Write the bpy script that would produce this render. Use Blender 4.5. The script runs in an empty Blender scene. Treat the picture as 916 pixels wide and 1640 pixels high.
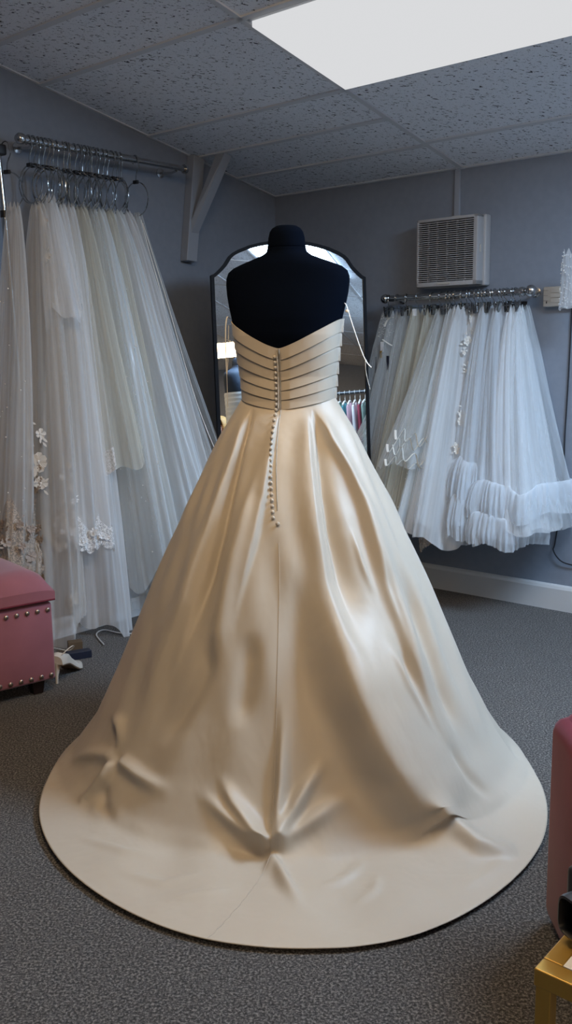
import bpy, bmesh, math, random
import numpy as np
from mathutils import Vector, Matrix, Euler

C = bpy.context.scene.collection
S = bpy.context.scene
PI = math.pi
rad = math.radians

# ------------------------------------------------------------------ camera
EYE = 1.26
cd = bpy.data.cameras.new('camera')
cam = bpy.data.objects.new('camera', cd)
C.objects.link(cam)
cd.sensor_fit = 'VERTICAL'
cd.sensor_height = 36.0
cd.lens = 36.0 * 1480.0 / 1640.0
cd.clip_start = 0.05
cam.matrix_world = Matrix.Translation((0, 0, EYE)) @ Matrix.Rotation(rad(80), 4, 'X') @ Matrix.Rotation(rad(-0.75), 4, 'Z')
S.camera = cam

# ------------------------------------------------------------------ world, exposure
w = bpy.data.worlds.new('world')
S.world = w
w.use_nodes = True
w.node_tree.nodes['Background'].inputs[0].default_value = (0.10, 0.13, 0.18, 1)
w.node_tree.nodes['Background'].inputs[1].default_value = 0.1
S.view_settings.view_transform = 'Standard'
S.view_settings.look = 'None'
S.view_settings.gamma = 1
S.view_settings.use_curve_mapping = False
S.view_settings.exposure = 0.0
S.cycles.transparent_max_bounces = 40
S.cycles.max_bounces = 8

# brightness of the four ceiling panels (all of them are built below in make_panel)
PANEL_BACK = 0.72      # the panel in the picture
PANEL_SIDE = 49.0       # cool panel to the right of the gown
PANEL_WARM = 15.5      # warm panel behind the camera
ADDED_DAYLIGHT = 60.0       # daylight through an unseen window added to cool the gown's right side
PANEL_FAR = 26.0        # warm panel deep in the shop, and the extra one added for ambience
COOL = (0.52, 0.73, 1.0)
WARM = (1.0, 0.72, 0.42)

# ------------------------------------------------------------------ room frame: X right along the back wall, Y into the back wall
YAW = rad(40.9)
ROOM = Matrix.Rotation(-YAW, 4, 'Z')
XL, YB = -3.627, 4.126          # left wall, back wall
XR, YF = 7.5, -2.6              # far right wall, wall behind the camera
CEIL_B, SLOPE, YC = 2.115, 0.195, 1.5
def ceil_z(y):
    return CEIL_B + SLOPE * (YB - max(y, YC))
def RP(x, y, z=0.0):
    return ROOM @ Vector((x, y, z))

# ------------------------------------------------------------------ materials
def new_mat(name):
    m = bpy.data.materials.new(name)
    m.use_nodes = True
    nt = m.node_tree
    return m, nt, nt.nodes['Principled BSDF']
def setp(b, **k):
    names = dict(color='Base Color', rough='Roughness', metal='Metallic', sheen='Sheen Weight', sheenr='Sheen Roughness', spec='Specular IOR Level',
                 coat='Coat Weight', trans='Transmission Weight', alpha='Alpha', ani='Anisotropic', ecol='Emission Color', estr='Emission Strength')
    for a, v in k.items():
        i = b.inputs[names[a]]
        if a in ('color', 'ecol'):
            v = (*v, 1)
        i.default_value = v
def simple(name, color, rough=0.5, metal=0.0, bump=0.0, bscale=60.0, var=0.0, **k):
    m, nt, b = new_mat(name)
    setp(b, color=color, rough=rough, metal=metal, **k)
    if bump or var:
        tc = nt.nodes.new('ShaderNodeTexCoord')
        n = nt.nodes.new('ShaderNodeTexNoise')
        n.inputs['Scale'].default_value = bscale
        n.inputs['Detail'].default_value = 5
        nt.links.new(tc.outputs['Object'], n.inputs['Vector'])
        if bump:
            bp = nt.nodes.new('ShaderNodeBump')
            bp.inputs['Strength'].default_value = bump
            bp.inputs['Distance'].default_value = 0.01
            nt.links.new(n.outputs['Fac'], bp.inputs['Height'])
            nt.links.new(bp.outputs['Normal'], b.inputs['Normal'])
        if var:
            r = nt.nodes.new('ShaderNodeValToRGB')
            r.color_ramp.elements[0].position = 0.35
            r.color_ramp.elements[1].position = 0.65
            r.color_ramp.elements[0].color = (*[c * (1 - var) for c in color], 1)
            r.color_ramp.elements[1].color = (*[min(1, c * (1 + var)) for c in color], 1)
            nt.links.new(n.outputs['Fac'], r.inputs['Fac'])
            nt.links.new(r.outputs['Color'], b.inputs['Base Color'])
    return m

def mat_carpet():
    m, nt, b = new_mat('carpet')
    setp(b, rough=1.0, sheen=0.15, spec=0.1)
    tc = nt.nodes.new('ShaderNodeTexCoord')
    n1 = nt.nodes.new('ShaderNodeTexNoise'); n1.inputs['Scale'].default_value = 170; n1.inputs['Detail'].default_value = 5; n1.inputs['Roughness'].default_value = 0.75
    n2 = nt.nodes.new('ShaderNodeTexNoise'); n2.inputs['Scale'].default_value = 9; n2.inputs['Detail'].default_value = 3
    r = nt.nodes.new('ShaderNodeValToRGB')
    e = r.color_ramp.elements
    e[0].position = 0.41; e[0].color = (0.014, 0.0135, 0.0135, 1)
    e[1].position = 0.61; e[1].color = (0.30, 0.28, 0.26, 1)
    x = e.new(0.5); x.color = (0.070, 0.066, 0.064, 1)
    mx = nt.nodes.new('ShaderNodeMixRGB'); mx.blend_type = 'MULTIPLY'; mx.inputs['Fac'].default_value = 0.25
    bp = nt.nodes.new('ShaderNodeBump'); bp.inputs['Strength'].default_value = 0.9; bp.inputs['Distance'].default_value = 0.006
    for n in (n1, n2): nt.links.new(tc.outputs['Object'], n.inputs['Vector'])
    nt.links.new(n1.outputs['Fac'], r.inputs['Fac'])
    nt.links.new(r.outputs['Color'], mx.inputs['Color1']); nt.links.new(n2.outputs['Fac'], mx.inputs['Color2'])
    nt.links.new(mx.outputs['Color'], b.inputs['Base Color'])
    nt.links.new(n1.outputs['Fac'], bp.inputs['Height']); nt.links.new(bp.outputs['Normal'], b.inputs['Normal'])
    return m

def mat_tile():
    # mineral fibre tile: off-white with small elongated fissures and pinholes
    m, nt, b = new_mat('fissured_tile')
    setp(b, rough=0.95, spec=0.1)
    tc = nt.nodes.new('ShaderNodeTexCoord')
    mp = nt.nodes.new('ShaderNodeMapping'); mp.inputs['Scale'].default_value = (1.0, 2.3, 1.0); mp.inputs['Rotation'].default_value = (0, 0, 0.5)
    n = nt.nodes.new('ShaderNodeTexNoise'); n.inputs['Scale'].default_value = 48; n.inputs['Detail'].default_value = 3.0; n.inputs['Roughness'].default_value = 0.6
    n.inputs['Distortion'].default_value = 0.6
    n2 = nt.nodes.new('ShaderNodeTexNoise'); n2.inputs['Scale'].default_value = 260; n2.inputs['Detail'].default_value = 1
    r = nt.nodes.new('ShaderNodeValToRGB'); e = r.color_ramp.elements
    e[0].position = 0.605; e[0].color = (1, 1, 1, 1); e[1].position = 0.64; e[1].color = (0.06, 0.06, 0.07, 1)
    r2 = nt.nodes.new('ShaderNodeValToRGB'); e = r2.color_ramp.elements
    e[0].position = 0.68; e[0].color = (1, 1, 1, 1); e[1].position = 0.72; e[1].color = (0.45, 0.45, 0.45, 1)
    mu = nt.nodes.new('ShaderNodeMixRGB'); mu.blend_type = 'MULTIPLY'; mu.inputs['Fac'].default_value = 1
    mc = nt.nodes.new('ShaderNodeMixRGB'); mc.blend_type = 'MULTIPLY'; mc.inputs['Fac'].default_value = 1; mc.inputs['Color2'].default_value = (0.88, 0.90, 0.94, 1)
    bp = nt.nodes.new('ShaderNodeBump'); bp.inputs['Strength'].default_value = 0.5; bp.inputs['Distance'].default_value = 0.004
    nt.links.new(tc.outputs['Object'], mp.inputs['Vector'])
    nt.links.new(mp.outputs['Vector'], n.inputs['Vector']); nt.links.new(tc.outputs['Object'], n2.inputs['Vector'])
    nt.links.new(n.outputs['Fac'], r.inputs['Fac']); nt.links.new(n2.outputs['Fac'], r2.inputs['Fac'])
    nt.links.new(r.outputs['Color'], mu.inputs['Color1']); nt.links.new(r2.outputs['Color'], mu.inputs['Color2'])
    nt.links.new(mu.outputs['Color'], mc.inputs['Color1']); nt.links.new(mc.outputs['Color'], b.inputs['Base Color'])
    nt.links.new(mu.outputs['Color'], bp.inputs['Height']); nt.links.new(bp.outputs['Normal'], b.inputs['Normal'])
    return m

def mat_satin():
    m, nt, b = new_mat('ivory_satin')
    setp(b, color=(0.455, 0.40, 0.325), rough=0.46, sheen=0.1, sheenr=0.4, spec=0.4)
    tc = nt.nodes.new('ShaderNodeTexCoord')
    mp = nt.nodes.new('ShaderNodeMapping'); mp.inputs['Scale'].default_value = (1, 1, 0.45); mp.inputs['Rotation'].default_value = (0.3, 0.5, 0.4)
    n = nt.nodes.new('ShaderNodeTexNoise'); n.inputs['Scale'].default_value = 7; n.inputs['Detail'].default_value = 3; n.inputs['Roughness'].default_value = 0.5; n.inputs['Distortion'].default_value = 0.2
    n2 = nt.nodes.new('ShaderNodeTexNoise'); n2.inputs['Scale'].default_value = 900; n2.inputs['Detail'].default_value = 1
    b1 = nt.nodes.new('ShaderNodeBump'); b1.inputs['Strength'].default_value = 0.30; b1.inputs['Distance'].default_value = 0.03
    b2 = nt.nodes.new('ShaderNodeBump'); b2.inputs['Strength'].default_value = 0.08; b2.inputs['Distance'].default_value = 0.001
    nt.links.new(tc.outputs['Object'], mp.inputs['Vector']); nt.links.new(mp.outputs['Vector'], n.inputs['Vector'])
    nt.links.new(tc.outputs['Object'], n2.inputs['Vector'])
    nt.links.new(n.outputs['Fac'], b1.inputs['Height']); nt.links.new(n2.outputs['Fac'], b2.inputs['Height'])
    n3 = nt.nodes.new('ShaderNodeTexNoise'); n3.noise_type = 'RIDGED_MULTIFRACTAL'; n3.inputs['Scale'].default_value = 5.5; n3.inputs['Detail'].default_value = 3; n3.inputs['Distortion'].default_value = 0.5
    b3 = nt.nodes.new('ShaderNodeBump'); b3.inputs['Strength'].default_value = 0.26; b3.inputs['Distance'].default_value = 0.012
    nt.links.new(mp.outputs['Vector'], n3.inputs['Vector']); nt.links.new(n3.outputs['Fac'], b3.inputs['Height'])
    nt.links.new(b1.outputs['Normal'], b3.inputs['Normal']); nt.links.new(b3.outputs['Normal'], b2.inputs['Normal']); nt.links.new(b2.outputs['Normal'], b.inputs['Normal'])
    return m

def mat_tulle(name, color, a0=0.22, a1=0.5, streak=0.35, glitter=0.0):
    # fine net: more opaque seen edge-on, dense and thin strands running down the cloth (UV: u around, v down)
    m = bpy.data.materials.new(name); m.use_nodes = True
    nt = m.node_tree; nt.nodes.clear()
    N = nt.nodes.new; Lk = nt.links.new
    out = N('ShaderNodeOutputMaterial')
    uv = N('ShaderNodeUVMap')
    mp = N('ShaderNodeMapping'); mp.inputs['Scale'].default_value = (34, 1.2, 1)
    no = N('ShaderNodeTexNoise'); no.inputs['Scale'].default_value = 1.0; no.inputs['Detail'].default_value = 3; no.inputs['Distortion'].default_value = 0.3
    mr = N('ShaderNodeMapRange'); mr.inputs['From Min'].default_value = 0.35; mr.inputs['From Max'].default_value = 0.7
    mr.inputs['To Min'].default_value = 0; mr.inputs['To Max'].default_value = streak
    lw = N('ShaderNodeLayerWeight'); lw.inputs['Blend'].default_value = 0.5
    mm = N('ShaderNodeMath'); mm.operation = 'MULTIPLY'; mm.inputs[1].default_value = a1
    ad = N('ShaderNodeMath'); ad.operation = 'ADD'
    ad2 = N('ShaderNodeMath'); ad2.operation = 'ADD'; ad2.inputs[1].default_value = a0; ad2.use_clamp = True
    Lk(uv.outputs['UV'], mp.inputs['Vector']); Lk(mp.outputs['Vector'], no.inputs['Vector']); Lk(no.outputs['Fac'], mr.inputs['Value'])
    Lk(lw.outputs['Facing'], mm.inputs[0]); Lk(mm.outputs[0], ad.inputs[0]); Lk(mr.outputs['Result'], ad.inputs[1]); Lk(ad.outputs[0], ad2.inputs[0])
    tr = N('ShaderNodeBsdfTransparent'); df = N('ShaderNodeBsdfDiffuse'); tl = N('ShaderNodeBsdfTranslucent')
    df.inputs['Color'].default_value = (*color, 1); tl.inputs['Color'].default_value = (*color, 1)
    mx = N('ShaderNodeMixShader'); mx.inputs[0].default_value = 0.45
    Lk(df.outputs[0], mx.inputs[1]); Lk(tl.outputs[0], mx.inputs[2])
    my = N('ShaderNodeMixShader')
    Lk(ad2.outputs[0], my.inputs[0]); Lk(tr.outputs[0], my.inputs[1])
    if glitter:
        gl = N('ShaderNodeBsdfGlossy'); gl.inputs['Roughness'].default_value = 0.25
        mg = N('ShaderNodeMixShader'); mg.inputs[0].default_value = glitter
        Lk(mx.outputs[0], mg.inputs[1]); Lk(gl.outputs[0], mg.inputs[2]); Lk(mg.outputs[0], my.inputs[2])
    else:
        Lk(mx.outputs[0], my.inputs[2])
    Lk(my.outputs[0], out.inputs['Surface'])
    return m

def mat_lace(name, color):
    # corded lace: open swirls between solid threads
    m = bpy.data.materials.new(name); m.use_nodes = True
    nt = m.node_tree; nt.nodes.clear(); N = nt.nodes.new; Lk = nt.links.new
    out = N('ShaderNodeOutputMaterial'); tc = N('ShaderNodeTexCoord')
    v = N('ShaderNodeTexVoronoi'); v.feature = 'DISTANCE_TO_EDGE'; v.inputs['Scale'].default_value = 62
    n = N('ShaderNodeTexNoise'); n.inputs['Scale'].default_value = 45; n.inputs['Detail'].default_value = 2
    mv = N('ShaderNodeVectorMath'); mv.operation = 'MULTIPLY_ADD'; mv.inputs[1].default_value = (0.03, 0.03, 0.03)
    Lk(n.outputs['Color'], mv.inputs[0]); Lk(tc.outputs['Object'], mv.inputs[2]); Lk(mv.outputs[0], v.inputs['Vector'])
    r = N('ShaderNodeValToRGB'); e = r.color_ramp.elements
    e[0].position = 0.06; e[0].color = (1, 1, 1, 1); e[1].position = 0.13; e[1].color = (0.25, 0.25, 0.25, 1)
    Lk(v.outputs['Distance'], r.inputs['Fac'])
    tr = N('ShaderNodeBsdfTransparent'); df = N('ShaderNodeBsdfDiffuse'); df.inputs['Color'].default_value = (*color, 1)
    mx = N('ShaderNodeMixShader'); Lk(r.outputs['Color'], mx.inputs[0]); Lk(tr.outputs[0], mx.inputs[1]); Lk(df.outputs[0], mx.inputs[2])
    Lk(mx.outputs[0], out.inputs['Surface'])
    return m

def mat_emit(name, color, strength):
    m = bpy.data.materials.new(name); m.use_nodes = True
    nt = m.node_tree; nt.nodes.clear()
    o = nt.nodes.new('ShaderNodeOutputMaterial'); e = nt.nodes.new('ShaderNodeEmission')
    e.inputs[0].default_value = (*color, 1); e.inputs[1].default_value = strength
    nt.links.new(e.outputs[0], o.inputs[0])
    return m

M = {}
M['wall'] = simple('wall_paint', (0.235, 0.264, 0.315), 0.85, bump=0.05, bscale=30, var=0.03)
M['carpet'] = mat_carpet()
M['tile'] = mat_tile()
M['tbar'] = simple('white_enamel', (0.68, 0.69, 0.71), 0.5)
M['white_wood'] = simple('white_gloss_paint', (0.60, 0.60, 0.60), 0.4, bump=0.03, bscale=8)
M['bracket'] = simple('painted_timber', (0.33, 0.36, 0.41), 0.6, bump=0.1, bscale=12)
M['satin'] = mat_satin()
M['satin_in'] = simple('bodice_lining', (0.62, 0.60, 0.52), 0.6)
M['ribbon'] = simple('satin_ribbon', (0.80, 0.77, 0.70), 0.35, sheen=0.2)
M['form'] = simple('black_jersey', (0.0012, 0.0026, 0.0065), 0.9, bump=0.08, bscale=500, spec=0.03)
M['black_frame'] = simple('black_lacquer', (0.005, 0.006, 0.009), 0.55, spec=0.15)
M['chrome'] = simple('brushed_chrome', (0.48, 0.48, 0.48), 0.22, 1.0)
M['wire'] = simple('polished_wire', (0.46, 0.47, 0.47), 0.16, 1.0)
M['black_plastic'] = simple('black_plastic', (0.012, 0.012, 0.014), 0.4)
M['cream_plastic'] = simple('cream_plastic', (0.50, 0.47, 0.42), 0.5)
M['fan_plastic'] = simple('aged_white_plastic', (0.42, 0.41, 0.41), 0.5)
M['dark_void'] = simple('dark_void', (0.02, 0.02, 0.024), 0.9)
M['pink'] = simple('pink_velvet', (0.33, 0.125, 0.16), 0.85, bump=0.12, bscale=7, var=0.08, sheen=0.5, sheenr=0.4)
M['burgundy'] = simple('burgundy_velvet', (0.15, 0.026, 0.042), 0.9, bump=0.10, bscale=5, var=0.12, spec=0.2, sheen=0.12, sheenr=0.4)
M['stud'] = simple('nickel_stud', (0.50, 0.42, 0.36), 0.3, 1.0)
M['dark_wood'] = simple('dark_wood', (0.018, 0.009, 0.008), 0.4)
M['gold'] = simple('gold_paint', (0.50, 0.31, 0.07), 0.38, 0.65)
M['paper'] = simple('paper', (0.75, 0.78, 0.82), 0.7)
M['shoe'] = simple('ivory_shoe_satin', (0.62, 0.57, 0.50), 0.25)
M['sole'] = simple('tan_sole', (0.20, 0.13, 0.08), 0.5)
M['navy'] = simple('navy_card', (0.010, 0.013, 0.03), 0.5)
M['kraft'] = simple('brown_card', (0.10, 0.065, 0.035), 0.7)
M['pearl'] = simple('pearl', (0.82, 0.80, 0.76), 0.2, spec=0.8)
M['applique'] = simple('ivory_applique', (0.74, 0.70, 0.64), 0.8)
M['applique_white'] = simple('white_applique', (0.84, 0.85, 0.86), 0.8)
M['applique_blush'] = simple('blush_applique', (0.40, 0.33, 0.28), 0.85)
M['zip'] = simple('zip_teeth', (0.30, 0.27, 0.22), 0.35, 0.4)
M['skin'] = simple('skin', (0.55, 0.33, 0.25), 0.55)
M['hair'] = simple('blonde_hair', (0.42, 0.24, 0.08), 0.6, bump=0.5, bscale=60)
M['cloth_dark'] = simple('dark_knit', (0.03, 0.03, 0.04), 0.9)
M['white_satin'] = simple('white_satin', (0.72, 0.76, 0.76), 0.45)
mir, nt, b = new_mat('mirror_glass')
setp(b, color=(0.86, 0.87, 0.87), rough=0.0, metal=1.0)
M['mirror'] = mir
M['tulle_white'] = mat_tulle('white_tulle', (0.96, 0.97, 0.98), 0.42, 0.48, 0.22)
M['tulle_blue'] = mat_tulle('cool_white_glitter_tulle', (0.90, 0.96, 1.0), 0.58, 0.40, 0.22, 0.04)
M['tulle_ivory'] = mat_tulle('ivory_tulle', (0.91, 0.89, 0.79), 0.27, 0.52, 0.22)
M['tulle_grey'] = mat_tulle('sheer_tulle', (0.86, 0.89, 0.90), 0.12, 0.48, 0.16)
M['tulle_blush'] = mat_tulle('blush_tulle', (0.86, 0.83, 0.79), 0.30, 0.48, 0.20)
M['tulle_dense'] = mat_tulle('gathered_tulle', (0.84, 0.88, 0.92), 0.46, 0.48, 0.20)
M['lace_white'] = mat_lace('corded_lace', (0.86, 0.87, 0.88))
M['lace_beige'] = mat_lace('beige_lace', (0.52, 0.45, 0.38))

# ------------------------------------------------------------------ mesh helpers
class MB:
    def __init__(s): s.v = []; s.f = []; s.uv = None
    def add(s, verts, faces):
        o = len(s.v); s.v += [tuple(v) for v in verts]; s.f += [tuple(i + o for i in f) for f in faces]; return s
    def box(s, x0, x1, y0, y1, z0, z1):
        return s.add([(x0,y0,z0),(x1,y0,z0),(x1,y1,z0),(x0,y1,z0),(x0,y0,z1),(x1,y0,z1),(x1,y1,z1),(x0,y1,z1)],
                     [(0,3,2,1),(4,5,6,7),(0,1,5,4),(1,2,6,5),(2,3,7,6),(3,0,4,7)])
    def tube(s, pts, r, n=8, closed=False, flat=1.0):
        pts = [Vector(p) for p in pts]; k = len(pts)
        rs = r if isinstance(r, (list, tuple)) else [r] * k
        prev = None; rings = []
        for i, p in enumerate(pts):
            if closed: t = pts[(i + 1) % k] - pts[i - 1]
            else: t = pts[min(i + 1, k - 1)] - pts[max(i - 1, 0)]
            if t.length < 1e-9: t = Vector((0, 0, 1))
            t.normalize()
            if prev is None:
                a = Vector((0, 0, 1)) if abs(t.z) < 0.9 else Vector((1, 0, 0))
                u = t.cross(a).normalized()
            else:
                u = prev - t * prev.dot(t)
                if u.length < 1e-6: u = t.cross(Vector((0.3, 0.5, 1)))
                u.normalize()
            prev = u; q = t.cross(u)
            rings.append([p + (u * math.cos(2*PI*j/n) + q * flat * math.sin(2*PI*j/n)) * rs[i] for j in range(n)])
        vs = [v for rg in rings for v in rg]; fs = []
        for i in range(k if closed else k - 1):
            for j in range(n):
                a = i*n + j; b_ = i*n + (j+1) % n; c = ((i+1) % k)*n + (j+1) % n; d = ((i+1) % k)*n + j
                fs.append((a, b_, c, d))
        if not closed:
            fs.append(tuple(range(n))[::-1]); fs.append(tuple((k-1)*n + j for j in range(n)))
        return s.add(vs, fs)
    def lathe(s, prof, n=24, loc=(0,0,0), axis=None):
        q = Vector(axis).to_track_quat('Z', 'Y').to_matrix() if axis is not None else Matrix.Identity(3)
        l = Vector(loc); vs = []
        for (r, z) in prof:
            for j in range(n):
                vs.append(l + q @ Vector((r*math.cos(2*PI*j/n), r*math.sin(2*PI*j/n), z)))
        fs = []
        for i in range(len(prof) - 1):
            for j in range(n):
                fs.append((i*n + j, i*n + (j+1) % n, (i+1)*n + (j+1) % n, (i+1)*n + j))
        fs.append(tuple(range(n))[::-1]); fs.append(tuple((len(prof)-1)*n + j for j in range(n)))
        return s.add(vs, fs)
    def ball(s, c, r, n=10, sc=(1,1,1)):
        vs = []; fs = []; m = n // 2 + 1
        for i in range(m + 1):
            a = PI * i / m
            for j in range(n):
                b_ = 2*PI*j/n
                vs.append((c[0] + r*sc[0]*math.sin(a)*math.cos(b_), c[1] + r*sc[1]*math.sin(a)*math.sin(b_), c[2] + r*sc[2]*math.cos(a)))
        for i in range(m):
            for j in range(n):
                fs.append((i*n+j, (i+1)*n+j, (i+1)*n+(j+1) % n, i*n+(j+1) % n))
        return s.add(vs, fs)
    def grid(s, P, wrap=False):
        # P: array rows x cols x 3
        R_, K = P.shape[:2]; o = len(s.v)
        s.v += [tuple(map(float, p)) for p in P.reshape(-1, 3)]
        for i in range(R_ - 1):
            for j in range(K if wrap else K - 1):
                j2 = (j + 1) % K
                s.f.append((o+i*K+j, o+i*K+j2, o+(i+1)*K+j2, o+(i+1)*K+j))
        return s
    def prism(s, poly, z0, z1, M_=None):
        n = len(poly); vs = [Vector((x, y, z0)) for x, y in poly] + [Vector((x, y, z1)) for x, y in poly]
        if M_ is not None: vs = [M_ @ v for v in vs]
        return s.add(vs, [tuple(range(n))[::-1], tuple(range(n, 2*n))] + [(i, (i+1) % n, n+(i+1) % n, n+i) for i in range(n)])
    def xf(s, M_): s.v = [tuple(M_ @ Vector(v)) for v in s.v]; return s
    def build(s, name, mat, parent=None, smooth=True, bevel=0.0, angle=40):
        me = bpy.data.meshes.new(name); me.from_pydata(s.v, [], s.f); me.update()
        bmx = bmesh.new(); bmx.from_mesh(me); bmesh.ops.recalc_face_normals(bmx, faces=bmx.faces)
        if bevel:
            ed = [e for e in bmx.edges if len(e.link_faces) == 2 and e.calc_face_angle(0) > rad(30)]
            bmesh.ops.bevel(bmx, geom=ed, offset=bevel, segments=3, profile=0.5, affect='EDGES', clamp_overlap=True)
        bmx.to_mesh(me); bmx.free()
        me.materials.append(mat)
        if smooth:
            me.shade_smooth()
            try: me.set_sharp_from_angle(angle=rad(angle))
            except Exception: pass
        o = bpy.data.objects.new(name, me); C.objects.link(o)
        if parent: o.parent = parent
        return o

def tag(o, label=None, cat=None, group=None, kind=None):
    if label: o['label'] = label
    if cat: o['category'] = cat
    if group: o['group'] = group
    if kind: o['kind'] = kind
    return o
def thing(name, label, cat, loc=(0,0,0), rz=0, group=None):
    o = bpy.data.objects.new(name, None); C.objects.link(o); o.empty_display_size = 0.05
    o.location = loc; o.rotation_euler = (0, 0, rz)
    return tag(o, label, cat, group)
def struct(o): o['kind'] = 'structure'; return o
def copy_tree(o, parent=None):
    c = o.copy(); C.objects.link(c)
    if parent: c.parent = parent
    for ch in [k for k in bpy.data.objects if k.parent == o]:
        copy_tree(ch, c)
    return c
def smoothpath(pts, n=8):
    P = [Vector(p) for p in pts]; out = []
    for i in range(len(P) - 1):
        p0 = P[max(i-1, 0)]; p1 = P[i]; p2 = P[i+1]; p3 = P[min(i+2, len(P)-1)]
        for k in range(n):
            t = k / n
            out.append(0.5*((2*p1) + (p2-p0)*t + (2*p0-5*p1+4*p2-p3)*t*t + (3*p1-p0-3*p2+p3)*t**3))
    out.append(P[-1]); return out

# ------------------------------------------------------------------ the room
def room_obj(name, mb, mat, **k):
    return struct(mb.xf(ROOM).build(name, M[mat], **k))
ZT = ceil_z(YC)
room_obj('floor', MB().box(XL-0.1, XR+0.1, YF-0.1, YB+0.1, -0.1, 0), 'carpet', smooth=False)
wb = MB()                            # back wall, with an opening for the added off-frame window
WX0, WX1, WZ0, WZ1 = 0.95, 2.55, 0.85, 1.98
wb.box(XL-0.1, WX0, YB, YB+0.1, 0, ZT+0.1).box(WX1, XR+0.1, YB, YB+0.1, 0, ZT+0.1).box(WX0, WX1, YB, YB+0.1, 0, WZ0).box(WX0, WX1, YB, YB+0.1, WZ1, ZT+0.1)
room_obj('wall_back', wb, 'wall', smooth=False)
wf = MB()
for a in ((WX0,WX0+.05,WZ0,WZ1),(WX1-.05,WX1,WZ0,WZ1),(WX0,WX1,WZ0,WZ0+.05),(WX0,WX1,WZ1-.05,WZ1),((WX0+WX1)/2-.025,(WX0+WX1)/2+.025,WZ0,WZ1)):
    wf.box(a[0],a[1],YB+.03,YB+.09,a[2],a[3])
wo = room_obj('added_window', wf, 'white_wood', smooth=False)  # unseen window, added only to bring cool side light onto the gown
si = MB().box(WX0-.05,WX1+.05,YB-.05,YB,WZ0-.03,WZ0); so = si.xf(ROOM).build('added_window_sill', M['white_wood'], None, smooth=False, bevel=.004); so.parent = wo; so['kind'] = 'structure'
wl = bpy.data.lights.new('added_daylight', 'AREA'); wl.shape = 'RECTANGLE'; wl.size = WX1-WX0; wl.size_y = WZ1-WZ0; wl.energy = ADDED_DAYLIGHT; wl.color = (0.55, 0.76, 1.0)
wlo = bpy.data.objects.new('added_daylight', wl); C.objects.link(wlo)  # area lamp added outside that window as cool fill from the right
wlo.matrix_world = ROOM @ Matrix.Translation(((WX0+WX1)/2, YB+0.35, (WZ0+WZ1)/2)) @ Matrix.Rotation(rad(-90), 4, 'X')
room_obj('wall_left', MB().box(XL-0.1, XL, YF, YB, 0, ZT+0.1), 'wall', smooth=False)
room_obj('wall_right', MB().box(XR, XR+0.1, YF, YB, 0, ZT+0.1), 'wall', smooth=False)
room_obj('wall_front', MB().box(XL-0.1, XR+0.1, YF-0.1, YF, 0, ZT+0.1), 'wall', smooth=False)
# the wall steps out low down behind the veils on the left
room_obj('wall_left_ledge', MB().box(XL, XL+0.24, 2.15, 3.6, 0, 0.42), 'wall', smooth=False, bevel=0)
# ceiling: slopes down to the back wall, flat towards the shop; real openings are not needed, the panels hang flush under it
cz = MB(); x0, x1 = XL-0.1, XR+0.1
cz.add([(x0,YB+0.1,ceil_z(YB+0.1)),(x1,YB+0.1,ceil_z(YB+0.1)),(x1,YC,ZT),(x0,YC,ZT),(x1,YF-0.1,ZT),(x0,YF-0.1,ZT),
        (x0,YB+0.1,ZT+0.2),(x1,YB+0.1,ZT+0.2),(x1,YF-0.1,ZT+0.2),(x0,YF-0.1,ZT+0.2)],
       [(0,1,2,3),(3,2,4,5),(6,9,8,7),(0,6,7,1),(5,4,8,9),(0,3,5,9,6),(1,7,8,4,2)])
room_obj('ceiling', cz, 'tile', smooth=False)
# T-bar grid under the tiles
MAIN = -2.415                       # the long bar running into the back wall
rows_left = [2.26, 2.575, 3.19, 3.497, 3.812]
rows_right = [2.575, 3.175, 3.785]
def bar(mb, xa, ya, xb, yb, wd=0.024, h=0.007):
    za, zb = ceil_z(ya), ceil_z(yb)
    d = Vector((xb-xa, yb-ya, 0)).normalized(); q = Vector((-d.y, d.x, 0)) * wd/2
    vs = []
    for (x, y, z) in ((xa, ya, za), (xb, yb, zb)):
        for s_ in (-1, 1):
            vs += [(x+q.x*s_, y+q.y*s_, ceil_z(y+q.y*s_)-h), (x+q.x*s_, y+q.y*s_, ceil_z(y+q.y*s_)+0.002)]
    mb.add(vs, [(0,2,6,4),(1,5,7,3),(0,4,5,1),(2,3,7,6),(0,1,3,2),(4,6,7,5)])
g = MB()
for xm in (MAIN, MAIN+1.2, MAIN+2.4, MAIN+3.6, MAIN+4.8, MAIN+6.0, MAIN+7.2, MAIN+8.4):
    bar(g, xm, YC, xm, YB, 0.026); bar(g, xm, YF, xm, YC, 0.026)
for y in rows_left: bar(g, XL, y, MAIN, y)
for y in rows_right: bar(g, MAIN, y, XR, y)
for y in (1.5, 0.9, 0.3, -0.3, -0.9, -1.5, -2.1): bar(g, XL, y, XR, y)
bar(g, XL, 1.98, XR, 1.98)
room_obj('trim_1', g, 'tbar', smooth=False)
e = MB()                             # wall angle strip
bar(e, XL, YB-0.008, XR, YB-0.008, 0.016, 0.006); bar(e, XL+0.008, YC, XL+0.008, YB, 0.016, 0.006)
room_obj('trim_2', e, 'tbar', smooth=False)
# skirting boards
def skirting(name, pts):
    return pts
sk = MB().prism([(0,0),(0.018,0),(0.018,0.105),(0.013,0.118),(0.006,0.125),(0,0.125)], XL, XR, Matrix(((0,0,1,0),(-1,0,0,YB),(0,1,0,0),(0,0,0,1))))
room_obj('baseboard_back', sk, 'white_wood', smooth=False)
sk = MB().prism([(0,0),(0.018,0),(0.018,0.075),(0.008,0.09),(0,0.09)], 2.15, 3.6, Matrix(((1,0,0,XL+0.24),(0,0,1,0),(0,1,0,0),(0,0,0,1))))
room_obj('baseboard_left', sk, 'white_wood', smooth=False)

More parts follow.
